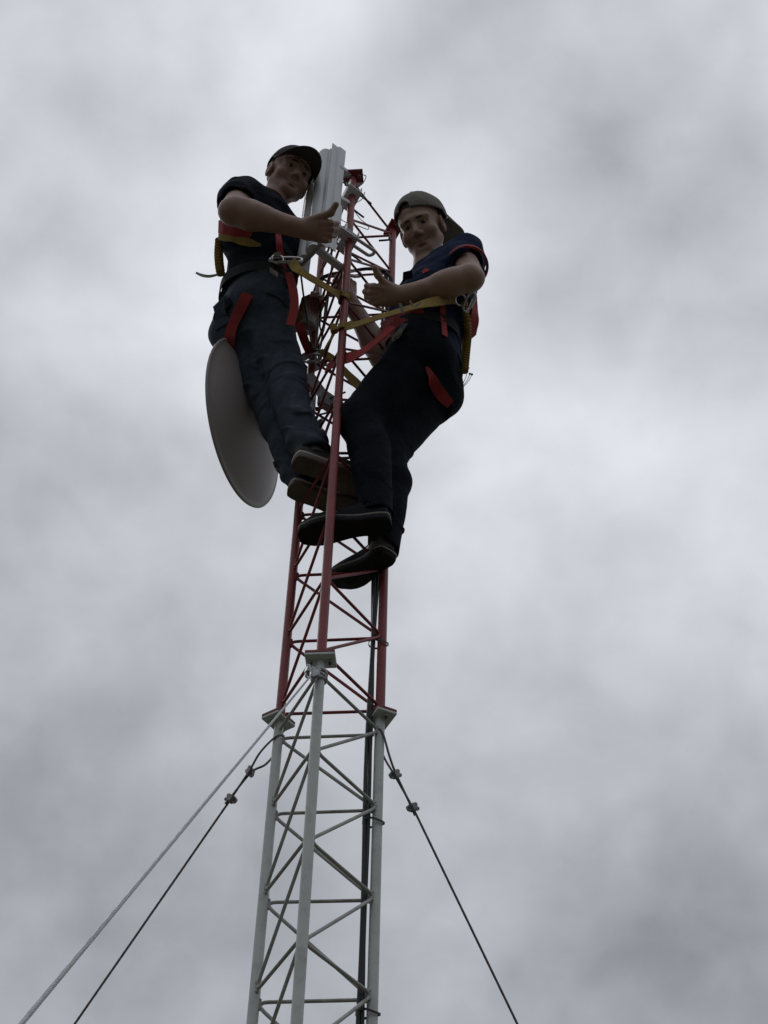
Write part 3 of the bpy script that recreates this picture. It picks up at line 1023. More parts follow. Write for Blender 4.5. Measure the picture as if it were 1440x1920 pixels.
def add_hand(f, Wp, d, t, n, curls, thumb, sc=1.0):
    P = lambda a, b, c_: Wp + (d * a + t * b + n * c_) * sc
    k = .007
    mcp = [(.088, .0255), (.092, .0085), (.088, -.0085), (.080, -.025)]
    f.cone(P(-.02, 0, 0), P(.03, 0, 0), .027 * sc, .026 * sc, .012, flat=n, fl=.72)
    for i, (a, b) in enumerate(mcp):
        f.cone(P(.015, b * .55, 0), P(a, b, -.002), .0135 * sc, .0115 * sc, .010)
        f.cone(P(a - .002, b, -.0075), P(a + .004, b, -.0065), .0080 * sc, .0078 * sc, .005)
    f.cone(P(.03, .018, .010), P(.06, .026, .010), .015 * sc, .012 * sc, .012)
    f.cone(P(.02, -.02, .008), P(.06, -.024, .008), .014 * sc, .012 * sc, .012)
    seg = [(.043, .026, .02), (.046, .029, .021), (.042, .027, .02), (.034, .02, .018)]
    for i, (a, b) in enumerate(mcp):
        p = P(a, b, -.001)
        for j in range(3):
            an = math.radians(curls[j] + (i - 1.5) * 1.5)
            dr = (d * math.cos(an) + n * math.sin(an)) + t * (.012 * (1.5 - i) * (1 if j == 0 else .2))
            dr = nz(dr)
            q = p + dr * seg[i][j] * sc
            r0, r1 = [(.0098, .0092), (.0092, .0085), (.0085, .0072)][j]
            if i == 3:
                r0, r1 = r0 * .86, r1 * .86
            f.cone(p, q, r0 * sc, r1 * sc, .0035)
            p = q
    pts = [P(*q) for q in thumb]
    rs_ = [.0155, .0125, .0112, .0088]
    for i in range(len(pts) - 1):
        f.cone(pts[i], pts[i + 1], rs_[i] * sc, rs_[i + 1] * sc, .006)

FIST = (64, 165, 232)
GRIP = (38, 112, 185)
THUMB_UP = [(.02, .018, .006), (.050, .042, .004), (.058, .078, .0), (.050, .107, -.004)]
THUMB_OUT = [(.02, .020, .004), (.056, .038, .002), (.086, .056, .0), (.098, .082, -.002)]
THUMB_GRIP = [(.02, .018, .006), (.048, .040, .016), (.060, .046, .046), (.056, .034, .068)]

def torso(f, pel, neck, sP, sC, rings, k=.03, t0=-.15, t1=1.0, grow=0.0):
    # elliptical sections along the spine, twisting from the hip line to the shoulder line
    ax = neck - pel
    L = np.linalg.norm(ax)
    ax = ax / L
    ts = np.array([r[0] for r in rings])
    A = np.array([r[1] for r in rings]) + grow
    B = np.array([r[2] for r in rings]) + grow
    O = np.array([r[3] if len(r) > 3 else 0 for r in rings])
    sP = nz(sP - ax * (sP @ ax))
    sC = nz(sC - ax * (sC @ ax))
    f0 = np.cross(sP, ax)
    ang = math.atan2(np.dot(np.cross(sP, sC), ax), sP @ sC)
    def fn(X, Y, Z):
        dx, dy, dz = X - pel[0], Y - pel[1], Z - pel[2]
        h = dx * ax[0] + dy * ax[1] + dz * ax[2]
        t = h / L
        tc_ = np.clip(t, t0, t1)
        th = ang * np.clip((tc_ - .1) / .7, 0, 1)
        s0 = dx * sP[0] + dy * sP[1] + dz * sP[2]
        q0 = dx * f0[0] + dy * f0[1] + dz * f0[2]
        c_, s_ = np.cos(th), np.sin(th)
        # side axis rotates towards -forward for a positive turn about the spine
        ss = s0 * c_ - q0 * s_
        ff = s0 * s_ + q0 * c_
        a = np.interp(tc_, ts, A)
        b = np.interp(tc_, ts, B)
        ff = ff - np.interp(tc_, ts, O)
        e = np.power(np.power(np.abs(ss) / a, 2.3) + np.power(np.abs(ff) / b, 2.3) + 1e-9, 1 / 2.3)
        d = (e - 1) * np.minimum(a, b) * .92
        return np.maximum(d, np.maximum(t0 * L - h, h - t1 * L))
    corners = np.array([pel + ax * L * t0, pel + ax * L * t1])
    f.add(fn, corners.min(0) - .22, corners.max(0) + .22, k)

RINGS = [(-.20, .10, .075), (-.10, .15, .105, -.008), (0, .168, .118, -.012), (.15, .162, .112, 0), (.33, .148, .102, .006), (.5, .152, .108, .008), (.70, .168, .118, .006), (.84, .160, .108, 0), (.94, .105, .078, -.006), (1.0, .064, .060, -.006)]

def folds(F, segs, amp, f_hi, f_lo, seed):
    # crease displacement running across each limb segment
    def fn(X, Y, Z):
        P = np.stack([X, Y, Z], -1)
        out = np.zeros(len(X))
        best = np.full(len(X), 9.0)
        for (a, b, w0, w1) in segs:
            ba = b - a
            L2 = ba @ ba
            t = ((P - a) @ ba) / L2
            tcl = np.clip(t, 0, 1)
            dist = np.linalg.norm(P - a - tcl[:, None] * ba, axis=1)
            u, w = perp(ba)
            s1, s2 = (P - a) @ u, (P - a) @ w
            hh = t * math.sqrt(L2)
            warp = vnoise(s1 * 9 + seed, s2 * 9, hh * 5) * .10
            n_ = vnoise((hh + warp + .25 * s1) * f_hi + seed, s1 * f_lo, s2 * f_lo + 5)
            g2 = vnoise((hh - .5 * s2) * 13 + 3, s1 * f_lo * .8 + seed, s2 * f_lo * .8)
            n_ = np.exp(-(n_ / .10) ** 2) * np.clip(g2 * 4 + .4, 0, 1) * .55 + .7 * vnoise((hh + .8 * warp) * 15 + 3, s1 * 7 + seed, s2 * 7)
            val = n_ * (w0 + (w1 - w0) * tcl)
            sel = dist < best
            out = np.where(sel, val, out)
            best = np.minimum(best, dist)
        return -amp * 2 * out
    F.displace(fn)

def shoe(parent, heel, toe, up, L, side, m_up, m_mid, m_sole, mid_h=.010, sole_h=.016, scale_w=1.0, ankle=None):
    heel, toe = np.asarray(heel, float), np.asarray(toe, float)
    d = nz(toe - heel)
    up = nz(np.asarray(up) - d * (np.asarray(up) @ d))
    lat = np.cross(up, d) * side          # towards the outer side of the foot
    U = np.array([0, .012, .04, .10, .20, .32, .44, .55, .66, .76, .85, .92, .97, 1.0])
    Wd = np.array([0, .018, .029, .034, .033, .031, .034, .040, .044, .044, .040, .031, .019, 0]) * scale_w
    Cn = np.array([0, 0, 0, 0, .001, .003, .004, .004, .002, -.001, -.005, -.009, -.011, -.012])
    def outline(n, grow=0.0):
        us = np.concatenate([np.linspace(0, .04, 6)[:-1], np.linspace(.04, .92, 24)[:-1], np.linspace(.92, 1, 8)])
        w = np.interp(us, U, Wd)
        w = np.where(us < .04, .029 * scale_w * np.sqrt(np.clip(1 - ((.04 - us) / .04) ** 2, 0, 1)), w)
        w = np.where(us > .92, .031 * scale_w * np.sqrt(np.clip(1 - ((us - .92) / .08) ** 2, 0, 1)), w)
        c_ = np.interp(us, U, Cn)
        w = w + grow * (w > 0)
        left = [(u * L, c + ww) for u, c, ww in zip(us, c_, w)]
        right = [(u * L, c - ww) for u, c, ww in zip(us, c_, w)][::-1]
        return left + right[1:-1], us, w, c_
    def spring(u):                       # toe lifts a little
        return .010 * max(0, (u / L - .72) / .28) ** 2 + .003 * max(0, (.12 - u / L) / .12) ** 2
    def slab(h0, h1, grow, name, mt, par):
        o_, us, w, c_ = outline(0, grow)
        mb_ = MB()
        b = len(mb_.v)
        n = len(o_)
        for (h, ins) in ((h0, .0025), (h0 + .003, 0), (h1 - .0015, 0), (h1, .0015)):
            for (x, y) in o_:
                cc = np.interp(x / L, U, Cn)
                yy = cc + (y - cc) * (1 - ins / .04)
                mb_.v.append(heel + d * x + lat * yy + up * (h + spring(x)))
        for lev in range(3):
            for k in range(n):
                k2 = (k + 1) % n
                mb_.f.append((b + lev * n + k, b + lev * n + k2, b + (lev + 1) * n + k2, b + (lev + 1) * n + k))
        half = len(us)
        for lev, rev in ((0, True), (3, False)):
            bb = b + lev * n
            top = list(range(half))
            bot = [0] + [n - k for k in range(1, half - 1)] + [half - 1]
            for k in range(half - 1):
                q = [bb + top[k], bb + top[k + 1], bb + bot[k + 1], bb + bot[k]]
                q2 = []
                for i_ in q:
                    if i_ not in q2:
                        q2.append(i_)
                if len(q2) > 2:
                    mb_.f.append(tuple(q2))
        return mb_.build(name, mt, par, sharp=50)
    # upper: lofted arches
    us = np.linspace(0, 1, 34)
    nA = 15
    hp = np.interp(us, [0, .03, .12, .27, .36, .48, .62, .78, .9, .97, 1], [.045, .078, .088, .083, .072, .060, .050, .042, .034, .022, .004])
    mb_ = MB()
    for i, u in enumerate(us):
        w = np.interp(u, U, Wd)
        if u < .04:
            w = .029 * scale_w * math.sqrt(max(0, 1 - ((.04 - u) / .04) ** 2))
        if u > .92:
            w = .031 * scale_w * math.sqrt(max(0, 1 - ((u - .92) / .08) ** 2))
        w = max(w, .002) * .97
        c_ = np.interp(u, U, Cn)
        for j in range(nA):
            a = math.pi * j / (nA - 1)
            ca, sa = math.cos(a), math.sin(a)
            y = c_ + w * np.sign(ca) * abs(ca) ** .75
            h = sole_h + mid_h - .002 + spring(u * L) + hp[i] * abs(sa) ** .8
            mb_.v.append(heel + d * (u * L) + lat * y + up * h)
    for i in range(len(us) - 1):
        for j in range(nA - 1):
            mb_.f.append((i * nA + j, (i + 1) * nA + j, (i + 1) * nA + j + 1, i * nA + j + 1))
        mb_.f.append((i * nA, i * nA + nA - 1, (i + 1) * nA + nA - 1, (i + 1) * nA))
    up_o = mb_.build('shoe', m_up, parent, sharp=60)
    slab(0, sole_h, .001, 'outsole', m_sole, up_o)
    slab(sole_h, sole_h + mid_h, .003, 'midsole', m_mid, up_o)
    # laces
    lc = MB()
    for u in np.linspace(.34, .56, 5):
        hh = np.interp(u, us, hp) + sole_h + mid_h
        w = np.interp(u, U, Wd) * .45
        lc.tube([heel + d * (u * L) + lat * w + up * (hh - .008), heel + d * (u * L + .004) + up * (hh + .001), heel + d * (u * L) - lat * w + up * (hh - .008)], .0022, 5)
    lc.build('laces', m_mid if m_up is M_SHOE1 else m_sole, up_o)
    return up_o

IMG_UP = nz(V(0, -.86, .50))
class Person:
    pass

def surf_hit(fields, px, py):
    d = ray(px, py)
    ts = np.arange(4.0, 7.2, .004)
    P = CAM_O + d * ts[:, None]
    best = None
    for F in fields:
        v = F.sample(P)
        w = np.nonzero(v < 0)[0]
        if len(w) and w[0] > 0:
            i = w[0]
            t = ts[i - 1] + (ts[i] - ts[i - 1]) * v[i - 1] / (v[i - 1] - v[i])
            if best is None or t < best[0]:
                best = (t, F)
    if best is None:
        return None
    p = CAM_O + d * best[0]
    return p, best[1].grad(p)

def draped(fields, pix, width, name, mt, parent, th=.003, off=.005, n=10, widths=None):
    """strap lying on clothing, following the surface between the given photo points"""
    pp = spline([V(a, b, 0) for a, b in pix], n)
    pts, nrm = [], []
    last = None
    for q in pp:
        r = surf_hit(fields, q[0], q[1])
        if r is None:
            continue
        pts.append(r[0]); nrm.append(r[1])
    if len(pts) < 3:
        return None
    pts, nrm = np.array(pts), np.array(nrm)
    for _ in range(3):
        pts[1:-1] = (pts[:-2] + pts[1:-1] * 2 + pts[2:]) / 4
        nrm[1:-1] = (nrm[:-2] + nrm[1:-1] * 2 + nrm[2:]) / 4
    nrm /= np.linalg.norm(nrm, axis=1, keepdims=True)
    pts = pts + nrm * off
    tg = np.gradient(pts, axis=0)
    side = np.cross(tg, nrm)
    if widths:
        width = list(np.interp(np.linspace(0, 1, len(pts)), np.linspace(0, 1, len(widths)), widths))
    return MB().ribbon(list(pts), side, width, th).build(name, mt, parent, sharp=30)

def ring_pts(fields, c, axis, n=48, rmax=.30, off=.004, ref=None):
    axis = nz(axis)
    u, w = perp(axis)
    out, nr = [], []
    rs_ = np.arange(.01, rmax, .003)
    for k in range(n):
        a = 2 * math.pi * k / n
        d = math.cos(a) * u + math.sin(a) * w
        P = c + d * rs_[:, None]
        v = np.min([F.sample(P) for F in fields], axis=0)
        i = np.nonzero((v[:-1] < 0) & (v[1:] >= 0))[0]
        r = rs_[i[0]] + .003 * v[i[0]] / (v[i[0]] - v[i[0] + 1]) if len(i) else np.nan
        out.append((d, r))
    R_ = np.array([o[1] for o in out])
    med = np.nanmedian(R_)
    R_ = np.where(np.isnan(R_), med, R_)
    R_ = np.clip(R_, .75 * med, 1.3 * med)
    for _ in range(2):
        R_ = np.maximum(R_, (np.roll(R_, 1) + R_ + np.roll(R_, -1)) / 3)
    R_ = (np.roll(R_, 1) + 2 * R_ + np.roll(R_, -1)) / 4 + off
    return [c + out[k][0] * R_[k] for k in range(n)]

def ring_strap(fields, c, axis, width, name, mt, parent, th=.003, off=.005, rmax=.3, n=48):
    p = ring_pts(fields, c, axis, n, rmax, off)
    return MB().ribbon(p, nz(axis), width, th, closed=True).build(name, mt, parent, sharp=30)

def build_person(S):
    """S: dict with joints (camera-relative metres)"""
    J = {k: np.asarray(v, float) for k, v in S['j'].items()}
    pel = (J['hR'] + J['hL']) / 2
    spine = nz(J['neck'] - pel)
    sP = nz(J['hL'] - J['hR'])
    sC = nz(J['sL'] - J['sR'])
    allp = np.array(list(J.values()))
    lo, hi = allp.min(0) - .17, allp.max(0) + .17
    hd = Head(J['head'], S['headR'])
    g_ = S.get('girth', 1.0)
    rings = [(r[0], r[1] * S.get('wide', 1), r[2] * (S.get('belly', 1) if .2 < r[0] < .62 else S.get('deep', 1) * (S.get('chest', 1) if r[0] >= .62 else 1)), *(r[3:])) for r in RINGS]
    # ---------------- clothes
    sh = Field(pel - V(.36, .36, .2), np.maximum(J['neck'], np.maximum(J['sL'], J['sR'])) + V(.25, .25, .16), .0042)
    sh.lo = np.minimum(sh.lo, np.minimum(J['sL'], J['sR']) - .2) if False else sh.lo
    torso(sh, pel, J['neck'], sP, sC, rings, .0, t0=S.get('hem', .02), t1=.97, grow=.006)
    for q, (s_, e_) in (('R', (J['sR'], J['eR'])), ('L', (J['sL'], J['eL']))):
        sh.cone(J['neck'] * .75 + s_ * .25 - spine * .045, s_ - spine * .004, .056, .066, .05)
        sh.cone(pel * .30 + J['neck'] * .70 + (s_ - J['neck']) * .55, s_ - spine * .02, .10, .070, .05)
        u = nz(e_ - s_)
        end = s_ + (e_ - s_) * S.get('sleeve', .55)
        sl_ = Field(np.minimum(s_, end) - .14, np.maximum(s_, end) + .14, .0042)
        sl_.lo = sh.lo + np.round((sl_.lo - sh.lo) / sh.h) * sh.h
        sl_.cone(s_, end, .068, .066 * S.get('slv', 1), .0, cut1=0.0)
        sl_.cone(end - u * .03, end + u * .05, .057 * S.get('slv', 1), .060 * S.get('slv', 1), .0, sub=True)
        i0 = np.round((sl_.lo - sh.lo) / sh.h).astype(int)
        lo_ = np.maximum(i0, 0)
        hi_ = np.minimum(i0 + sl_.n, sh.n)
        if np.all(hi_ > lo_):
            A_ = sh.a[lo_[0]:hi_[0], lo_[1]:hi_[1], lo_[2]:hi_[2]]
            B_ = sl_.a[tuple(slice(lo_[k] - i0[k], hi_[k] - i0[k]) for k in range(3))]
            hh_ = np.maximum(.02 - np.abs(A_ - B_), 0) / .02
            A_[...] = np.minimum(A_, B_) - hh_ * hh_ * .02 * .25
    for (c_, r_) in S.get('bulge', []):
        sh.ell(c_, np.eye(3), r_, .07)
    # crumples
    def wr(X, Y, Z):
        a = vnoise(X * 9 + 1, Y * 9, Z * 20 + S['seed']) * .012 + vnoise(X * 22, Y * 22 + S['seed'], Z * 34) * .006
        a += vnoise((X + Z * .6) * 16 + 3, Y * 8, (Z - X * .5) * 9) * .010
        return np.clip(a * 1.7, -.012, .009)
    sh.displace(wr)
    nk = J['neck'] + nz(hd.w(0, -.02, -.07) - J['neck']) * .02
    sh.cone(nk - spine * .015, nk + nz(hd.w(0, -.02, -.07) - J['neck']) * .10, .062, .066, .0, sub=True)

    tr = Field(np.minimum.reduce([J['aR'], J['aL'], J['kR'], J['kL'], pel - V(.12, .12, 0)]) - .17, np.maximum.reduce([J['aR'], J['aL'], J['kR'], J['kL'], pel + V(.12, .12, 0)]) + .17, .0042)
    torso(tr, pel, J['neck'], sP, sC, rings, .0, t0=-.2, t1=.22, grow=.0)
    th, kn, an = S['thigh'], S['knee'], S['ankle']
    for q in 'RL':
        h, k_, a_ = J['h' + q], J['k' + q], J['a' + q]
        tr.cone(h, k_, th, kn, .05)
        back = -nz(np.cross(sP, spine))
        tr.ell(h + back * .055 - spine * .02, np.stack([sP, np.cross(sP, spine), spine]), (.085 * g_, .08 * g_, .10 * g_), .05)
        ba = a_ - k_
        cal = k_ + ba * .32 + back * .018
        hemp = k_ + ba * S.get('cuff', .96)
        tr.cone(k_, cal, kn, kn * .97, .03)
        tr.cone(cal, hemp, kn * .97, an, .02, cut1=.0)
    segs = []
    for q in 'RL':
        h, k_, a_ = J['h' + q], J['k' + q], J['a' + q]
        segs += [(h, k_, .2, .7), (k_, a_, .6, 1.5)]
    folds(tr, segs, S.get('fold', .010), 26, 7, S['seed'])
    tr.displace(lambda X, Y, Z: vnoise(X * 12 + 7, Y * 12, Z * 18) * .006)
    for q in 'RL':
        ba = J['a' + q] - J['k' + q]
        hemp = J['k' + q] + ba * S.get('cuff', .96)
        tr.cone(hemp - nz(ba) * .02, hemp + nz(ba) * .05, an * .86, an * .9, .0, sub=True)

    # ---------------- body, one continuous surface
    bo = Field(lo, hi, .0031)
    torso(bo, pel, J['neck'], sP, sC, rings, .0, t0=-.15, t1=1.0, grow=-.018)
    for q in 'RL':
        bo.cone(J['neck'] - spine * .03, J['s' + q] - spine * .01, .042, .045, .04)
        fa = S.get('fore', 1.0)
        bo.cone(J['s' + q], J['e' + q], .047, .0415 * fa, .03)
        # forearm: thick near the elbow, flat at the wrist
        e_, w_ = J['e' + q], J['w' + q]
        fm = e_ + (w_ - e_) * .28
        bo.cone(e_, fm, .0425 * fa, .0445 * fa, .015)
        bo.cone(fm, w_, .0445 * fa, .0285 * fa, .02)
        o_ = IMG_UP * .020 * fa
        bo.cone(e_ + (w_ - e_) * .08 + o_, e_ + (w_ - e_) * .45 + o_ * .8, .030 * fa, .024 * fa, .025)
        bo.cone(e_ - o_ * .9, e_ + (w_ - e_) * .1 - o_ * .8, .021, .018, .02)
        bo.cone(w_ - nz(w_ - e_) * .012 - o_ * .75, w_ - nz(w_ - e_) * .004 - o_ * .75, .012, .010, .012)
        bo.cone(J['h' + q], J['k' + q], th * .78, kn * .78, .03)
        bo.cone(J['k' + q], J['a' + q], kn * .75, an * .66, .02)
        hl, to = S['feet'][q]
        hl, to = np.asarray(hl, float), np.asarray(to, float)
        fd = nz(to - hl)
        bo.cone(J['a' + q], hl + fd * .06 + V(0, 0, .055), an * .66, .028, .015)
        bo.cone(hl + fd * .06 + V(0, 0, .055), hl + fd * .19 + V(0, 0, .042), .026, .017, .015)
        add_hand(bo, J['w' + q], *S['hand'][q])
    bo.displace(lambda X, Y, Z: vnoise(X * 28, Y * 28, Z * 28) * .0035)
    add_head(bo, hd, J['neck'] + spine * .0, S.get('full', 1.0))
    vv, qq = bo.mesh()
    tint = head_tint(vv, hd, S['skin'], S['lip'], S['stubble'])
    base = (np.asarray(S['feet']['R'][0]) + np.asarray(S['feet']['L'][0])) / 2
    per = mesh_np('person', vv, qq, M_SKIN, origin=base, sharp=0, tint=tint)
    tag(per, S['label'], 'person')
    v2, q2 = sh.mesh()
    shirt = mesh_np('shirt', v2, q2, S['m_shirt'], per, sharp=0)
    v2, q2 = tr.mesh()
    trou = mesh_np('trousers', v2, q2, S['m_tr'], per, sharp=0)
    # ---------------- face details
    for q in (-1, 1):
        ey = MB().sphere(hd.w(q * .031, .0715, -.001), .0120, 8).build('eye', M_EYE, per)
        dirv = nz(-(hd.w(q * .031, .0712, -.001) - CAM_O))
        dirv = nz(dirv * .5 + hd.R[1])
        MB().lathe(hd.w(q * .031, .0712, -.001), dirv, [(1e-4, .0134), (.004, .0130), (.0068, .0115), (.0074, .0102)], 12).build('iris', M_IRIS, ey)
        eb = []
        for t in np.linspace(0, 1, 7):
            x = .012 + .040 * t
            eb.append(hd.w(q * x, .0955 - .030 * t ** 1.6, .0175 + .0035 * math.sin(t * 2.6) - .0035 * t))
        MB().tube(eb, [.0018, .0034, .0040, .0038, .0034, .0024, .001], 6).build('eyebrow', M_HAIR, per)
    # ---------------- hair under the cap
    hf = Field(J['head'] - .16, J['head'] + .16, .0032)
    hf.ell(hd.w(0, -.018, .034), hd.R, (.0815, .1035, .0905), .0, clip=S['hair_clip'])
    hf.displace(lambda X, Y, Z: vnoise(X * 120, Y * 120, Z * 50) * .006)
    v2, q2 = hf.mesh()
    mesh_np('hair', v2, q2, M_HAIR, per, sharp=0)
    R = Person()
    R.o, R.J, R.hd, R.sh, R.tr, R.bo, R.pel, R.spine, R.sP, R.sC, R.shirt, R.trou = per, J, hd, sh, tr, bo, pel, spine, sP, sC, shirt, trou
    return R

def cap(P, m, back=False, hole=False, tilt=0.0, brimlen=.075, button=True, yaw=0.0):
    cy, sy = math.cos(math.radians(yaw)), math.sin(math.radians(yaw))
    hR = P.hd.R
    hd = Head(P.hd.c, np.stack([hR[0] * cy + hR[1] * sy, hR[1] * cy - hR[0] * sy, hR[2]]))
    s_ = -1 if back else 1
    c_ = math.cos(tilt)
    f = Field(hd.c - .20, hd.c + .20, .0024)
    Z0 = .042
    R = hd.R
    C0 = (0, -.016, .036)
    def rimz(x, y):
        return Z0 + (.012 if not back else -.010) * (y + .016) / .1 * (1 if True else 0)
    def clip(q):
        return (Z0 - .036 + (.10 if not back else .28) * q[1] * (1 if not back else 1)) - q[2]
    f.ell(hd.w(*C0), R, (.0905, .1085, .1045), .0, clip=clip)
    f.ell(hd.w(*C0), R, (.0835, .1015, .0975), .0, sub=True)
    if hole:
        f.ell(hd.w(.012, .115, .080), R, (.034, .06, .030), .0, sub=True)
    # six panel seams
    def seams(X, Y, Z):
        L = hd.local(np.stack([X, Y, Z], -1))
        a = np.arctan2(L[:, 0], L[:, 1] + .016)
        k = np.abs(((a / (math.pi / 3)) + .5) % 1 - .5) * (math.pi / 3) * .09
        return np.exp(-(k / .0025) ** 2) * .0012 + vnoise(X * 30, Y * 30, Z * 30) * .003
    f.displace(seams, .012)
    v, q = f.mesh()
    cp = mesh_np('cap', v, q, m, P.o, sharp=0)
    # brim: curved sheet with thickness
    nA, nB = 26, 8
    mb = MB()
    top, bot = [], []
    for i in range(nA + 1):
        th = math.radians(-78 + 156 * i / nA)
        for j in range(nB + 1):
            t = j / nB
            x0, y0 = .0925 * math.sin(th), .105 * math.cos(th)
            ext = brimlen * max(0, math.cos(th * 90 / 84)) ** .55
            x = x0 * (1 + .0 * t) * (1 - .04 * t)
            y = y0 + ext * t
            z = Z0 + (.10 if not back else -.28) * y * (1 if not back else 1) * .9 - .003 - 2.4 * (x ** 2) * (.35 + .65 * t) - (.42 if back else .12) * ext * t
            for (lst, dz) in ((top, .0016), (bot, -.0016)):
                lst.append(hd.w(x * s_, -.016 + y * s_, z + dz))
    W_ = nB + 1
    mb.v = top + bot
    o = len(top)
    for i in range(nA):
        for j in range(nB):
            a, b, c2, d = i * W_ + j, (i + 1) * W_ + j, (i + 1) * W_ + j + 1, i * W_ + j + 1
            mb.f.append((a, b, c2, d))
            mb.f.append((o + d, o + c2, o + b, o + a))
        for j in (0, nB):
            a, b = i * W_ + j, (i + 1) * W_ + j
            mb.f.append((a, b, o + b, o + a) if j == 0 else (b, a, o + a, o + b))
    for i in (0, nA):
        for j in range(nB):
            a, b = i * W_ + j, i * W_ + j + 1
            mb.f.append((b, a, o + a, o + b) if i == 0 else (a, b, o + b, o + a))
    mb.build('brim', m, cp, sharp=50)
    if button:
        MB().sphere(hd.w(0, -.016, .1405), .007, 6).build('button', m, cp)
    return cp

# -------- orientation of image axes in space, for hands seen side-on

# ================================================================== man on the left
d1 = nz(V(.97, .10, .03)); t1 = nz(IMG_UP - d1 * (IMG_UP @ d1)); n1_ = np.cross(t1, d1)
dL1 = nz(V(.15, .05, 1.0)); tL1 = nz(V(-1, -.35, .15)); tL1 = nz(tL1 - dL1 * (tL1 @ dL1)); nL1 = np.cross(dL1, tL1)
vcam1 = nz(CAM_O - at(541, 333, -.22))
def face_dir(az_deg, el_deg):
    a, e = math.radians(az_deg), math.radians(el_deg)
    return V(math.sin(a) * math.cos(e), -math.cos(a) * math.cos(e), math.sin(e))
S1 = dict(
    label='man in dark brimmed cap giving a thumbs up, leaning left of the mast', seed=3.0,
    j=dict(aR=(-.10, -.08, 3.59), aL=(-.115, .035, 3.58), kR=(-.200, -.056, 3.98), kL=(-.246, .034, 3.95),
           hR=(-.305, -.095, 4.375), hL=(-.375, .05, 4.34), neck=(-.328, -.20, 4.86), sR=(-.426, -.275, 4.775), sL=(-.262, -.075, 4.83),
           eR=(-.434, -.372, 4.505), wR=at(562, 427, -.36), eL=(-.275, .115, 4.56), wL=at(578, 604, .075), head=at(541, 333, -.225)),
    headR=frame(CAM_R * .43 + CAM_U * .37 - ray(541, 333) * .82, CAM_U, math.radians(29)),
    feet=dict(R=((-.150, -.105, 3.50), (.10, .0, 3.50)), L=((-.163, .012, 3.50), (.10, .10, 3.49))),
    hand=dict(R=(d1, t1, n1_, FIST, THUMB_OUT, 1.17), L=(dL1, tL1, nL1, GRIP, THUMB_GRIP, 1.0)),
    fore=1.10, thigh=.090, knee=.060, ankle=.052, full=.95, fold=.009, cuff=1.06, hem=-.05, sleeve=.56, wide=1.04, deep=1.0, belly=1.16, girth=.72,
    skin=(.33, .205, .16), lip=(.26, .12, .10), stubble=.12, m_shirt=M_SHIRT1, m_tr=M_JEANS1,
    hair_clip=lambda q: np.maximum(q[2] - .03, np.maximum(q[1] - .012 + .0 * q[2], -.060 - q[2])))
P1 = build_person(S1)
cap(P1, M_CAP1, back=False, brimlen=.094)
for (q, sd_) in (('R', -1), ('L', 1)):
    hl, to = S1['feet'][q]
    shoe(P1.o, hl, to, (0, 0, 1), .285, sd_, M_SHOE1, M_MID1, M_SOLE1, .009, .017, 1.08)
# ================================================================== man on the right
d2 = nz(V(-.97, .06, -.03)); t2 = nz(IMG_UP - d2 * (IMG_UP @ d2)); n2_ = np.cross(d2, t2)
dR2 = nz(V(-.10, -.25, 1.0)); tR2 = nz(V(-.9, -.5, .1)); tR2 = nz(tR2 - dR2 * (tR2 @ dR2)); nR2 = np.cross(tR2, dR2)
S2 = dict(
    label='man in navy shirt and backwards grey cap giving a thumbs up beside mast', seed=9.0,
    j=dict(aR=(.14, -.03, 3.235), aL=(.11, -.12, 3.29), kR=(.140, -.035, 3.640), kL=(.047, -.125, 3.695),
           hR=(.285, .01, 4.02), hL=(.238, -.155, 4.05), neck=(.272, -.155, 4.525), sR=(.225, .055, 4.51), sL=(.386, -.25, 4.503),
           eR=at(716, 672, .075), wR=at(654, 560, -.005), eL=(.404, -.335, 4.243), wL=at(752, 553, -.285), head=at(790, 428, -.225)),
    headR=frame(CAM_R * -.27 + CAM_U * .17 - ray(790, 428) * .93, CAM_U, math.radians(-20)),
    feet=dict(L=((.160, -.135, 3.205), (-.11, -.075, 3.195)), R=(at(729, 1043, -.05), at(636, 1098, .15))),
    hand=dict(L=(d2, t2, n2_, FIST, [(.02, .018, .006), (.052, .036, .004), (.072, .062, .0), (.082, .084, -.003)], 1.08), R=(dR2, tR2, nR2, GRIP, THUMB_GRIP, 1.0)),
    bulge=[(at(858, 590, -.13), (.058, .055, .105))], wide=.95, belly=1.15, chest=.84, thigh=.094, knee=.067, ankle=.053, fold=.007, cuff=1.09, hem=.05, sleeve=.50, full=.94, girth=.66,
    skin=(.36, .23, .18), lip=(.28, .14, .12), stubble=.03, m_shirt=M_SHIRT2, m_tr=M_JEANS2,
    hair_clip=lambda q: np.maximum(q[2] - .10, np.maximum(np.where(q[2] > .036, q[1] - .2, q[1] - .018), -.062 - q[2])))
P2 = build_person(S2)
cap(P2, M_CAP2, back=True, hole=True, brimlen=.088, yaw=24)
for (q, sd_) in (('R', -1), ('L', 1)):
    hl, to = S2['feet'][q]
    upv = (0, 0, 1) if q == 'L' else (.15, -.15, 1)
    shoe(P2.o, hl, to, upv, .285, sd_, M_SHOE2, M_MID2, M_SOLE2, .005, .019, 1.1)

# ================================================================== socks, harnesses and lanyards
for (P_, S_) in ((P1, S1), (P2, S2)):
    for q in 'RL':
        a_ = P_.J['a' + q]
        dn = nz(a_ - P_.J['k' + q])
        MB().tube([a_ - dn * .04, a_ + dn * .01, a_ + dn * .045], [.040, .040, .038], 18).build('sock', M_SOCK, P_.o)

def torus(mb, c, nrm, R_, r_, sx=1.0, n=22):
    u, w = perp(nrm)
    mb.tube([np.asarray(c) + R_ * (math.cos(a) * u * sx + math.sin(a) * w) for a in np.linspace(0, 2 * math.pi, n + 1)[:-1]], r_, 7, closed=True)
    return mb

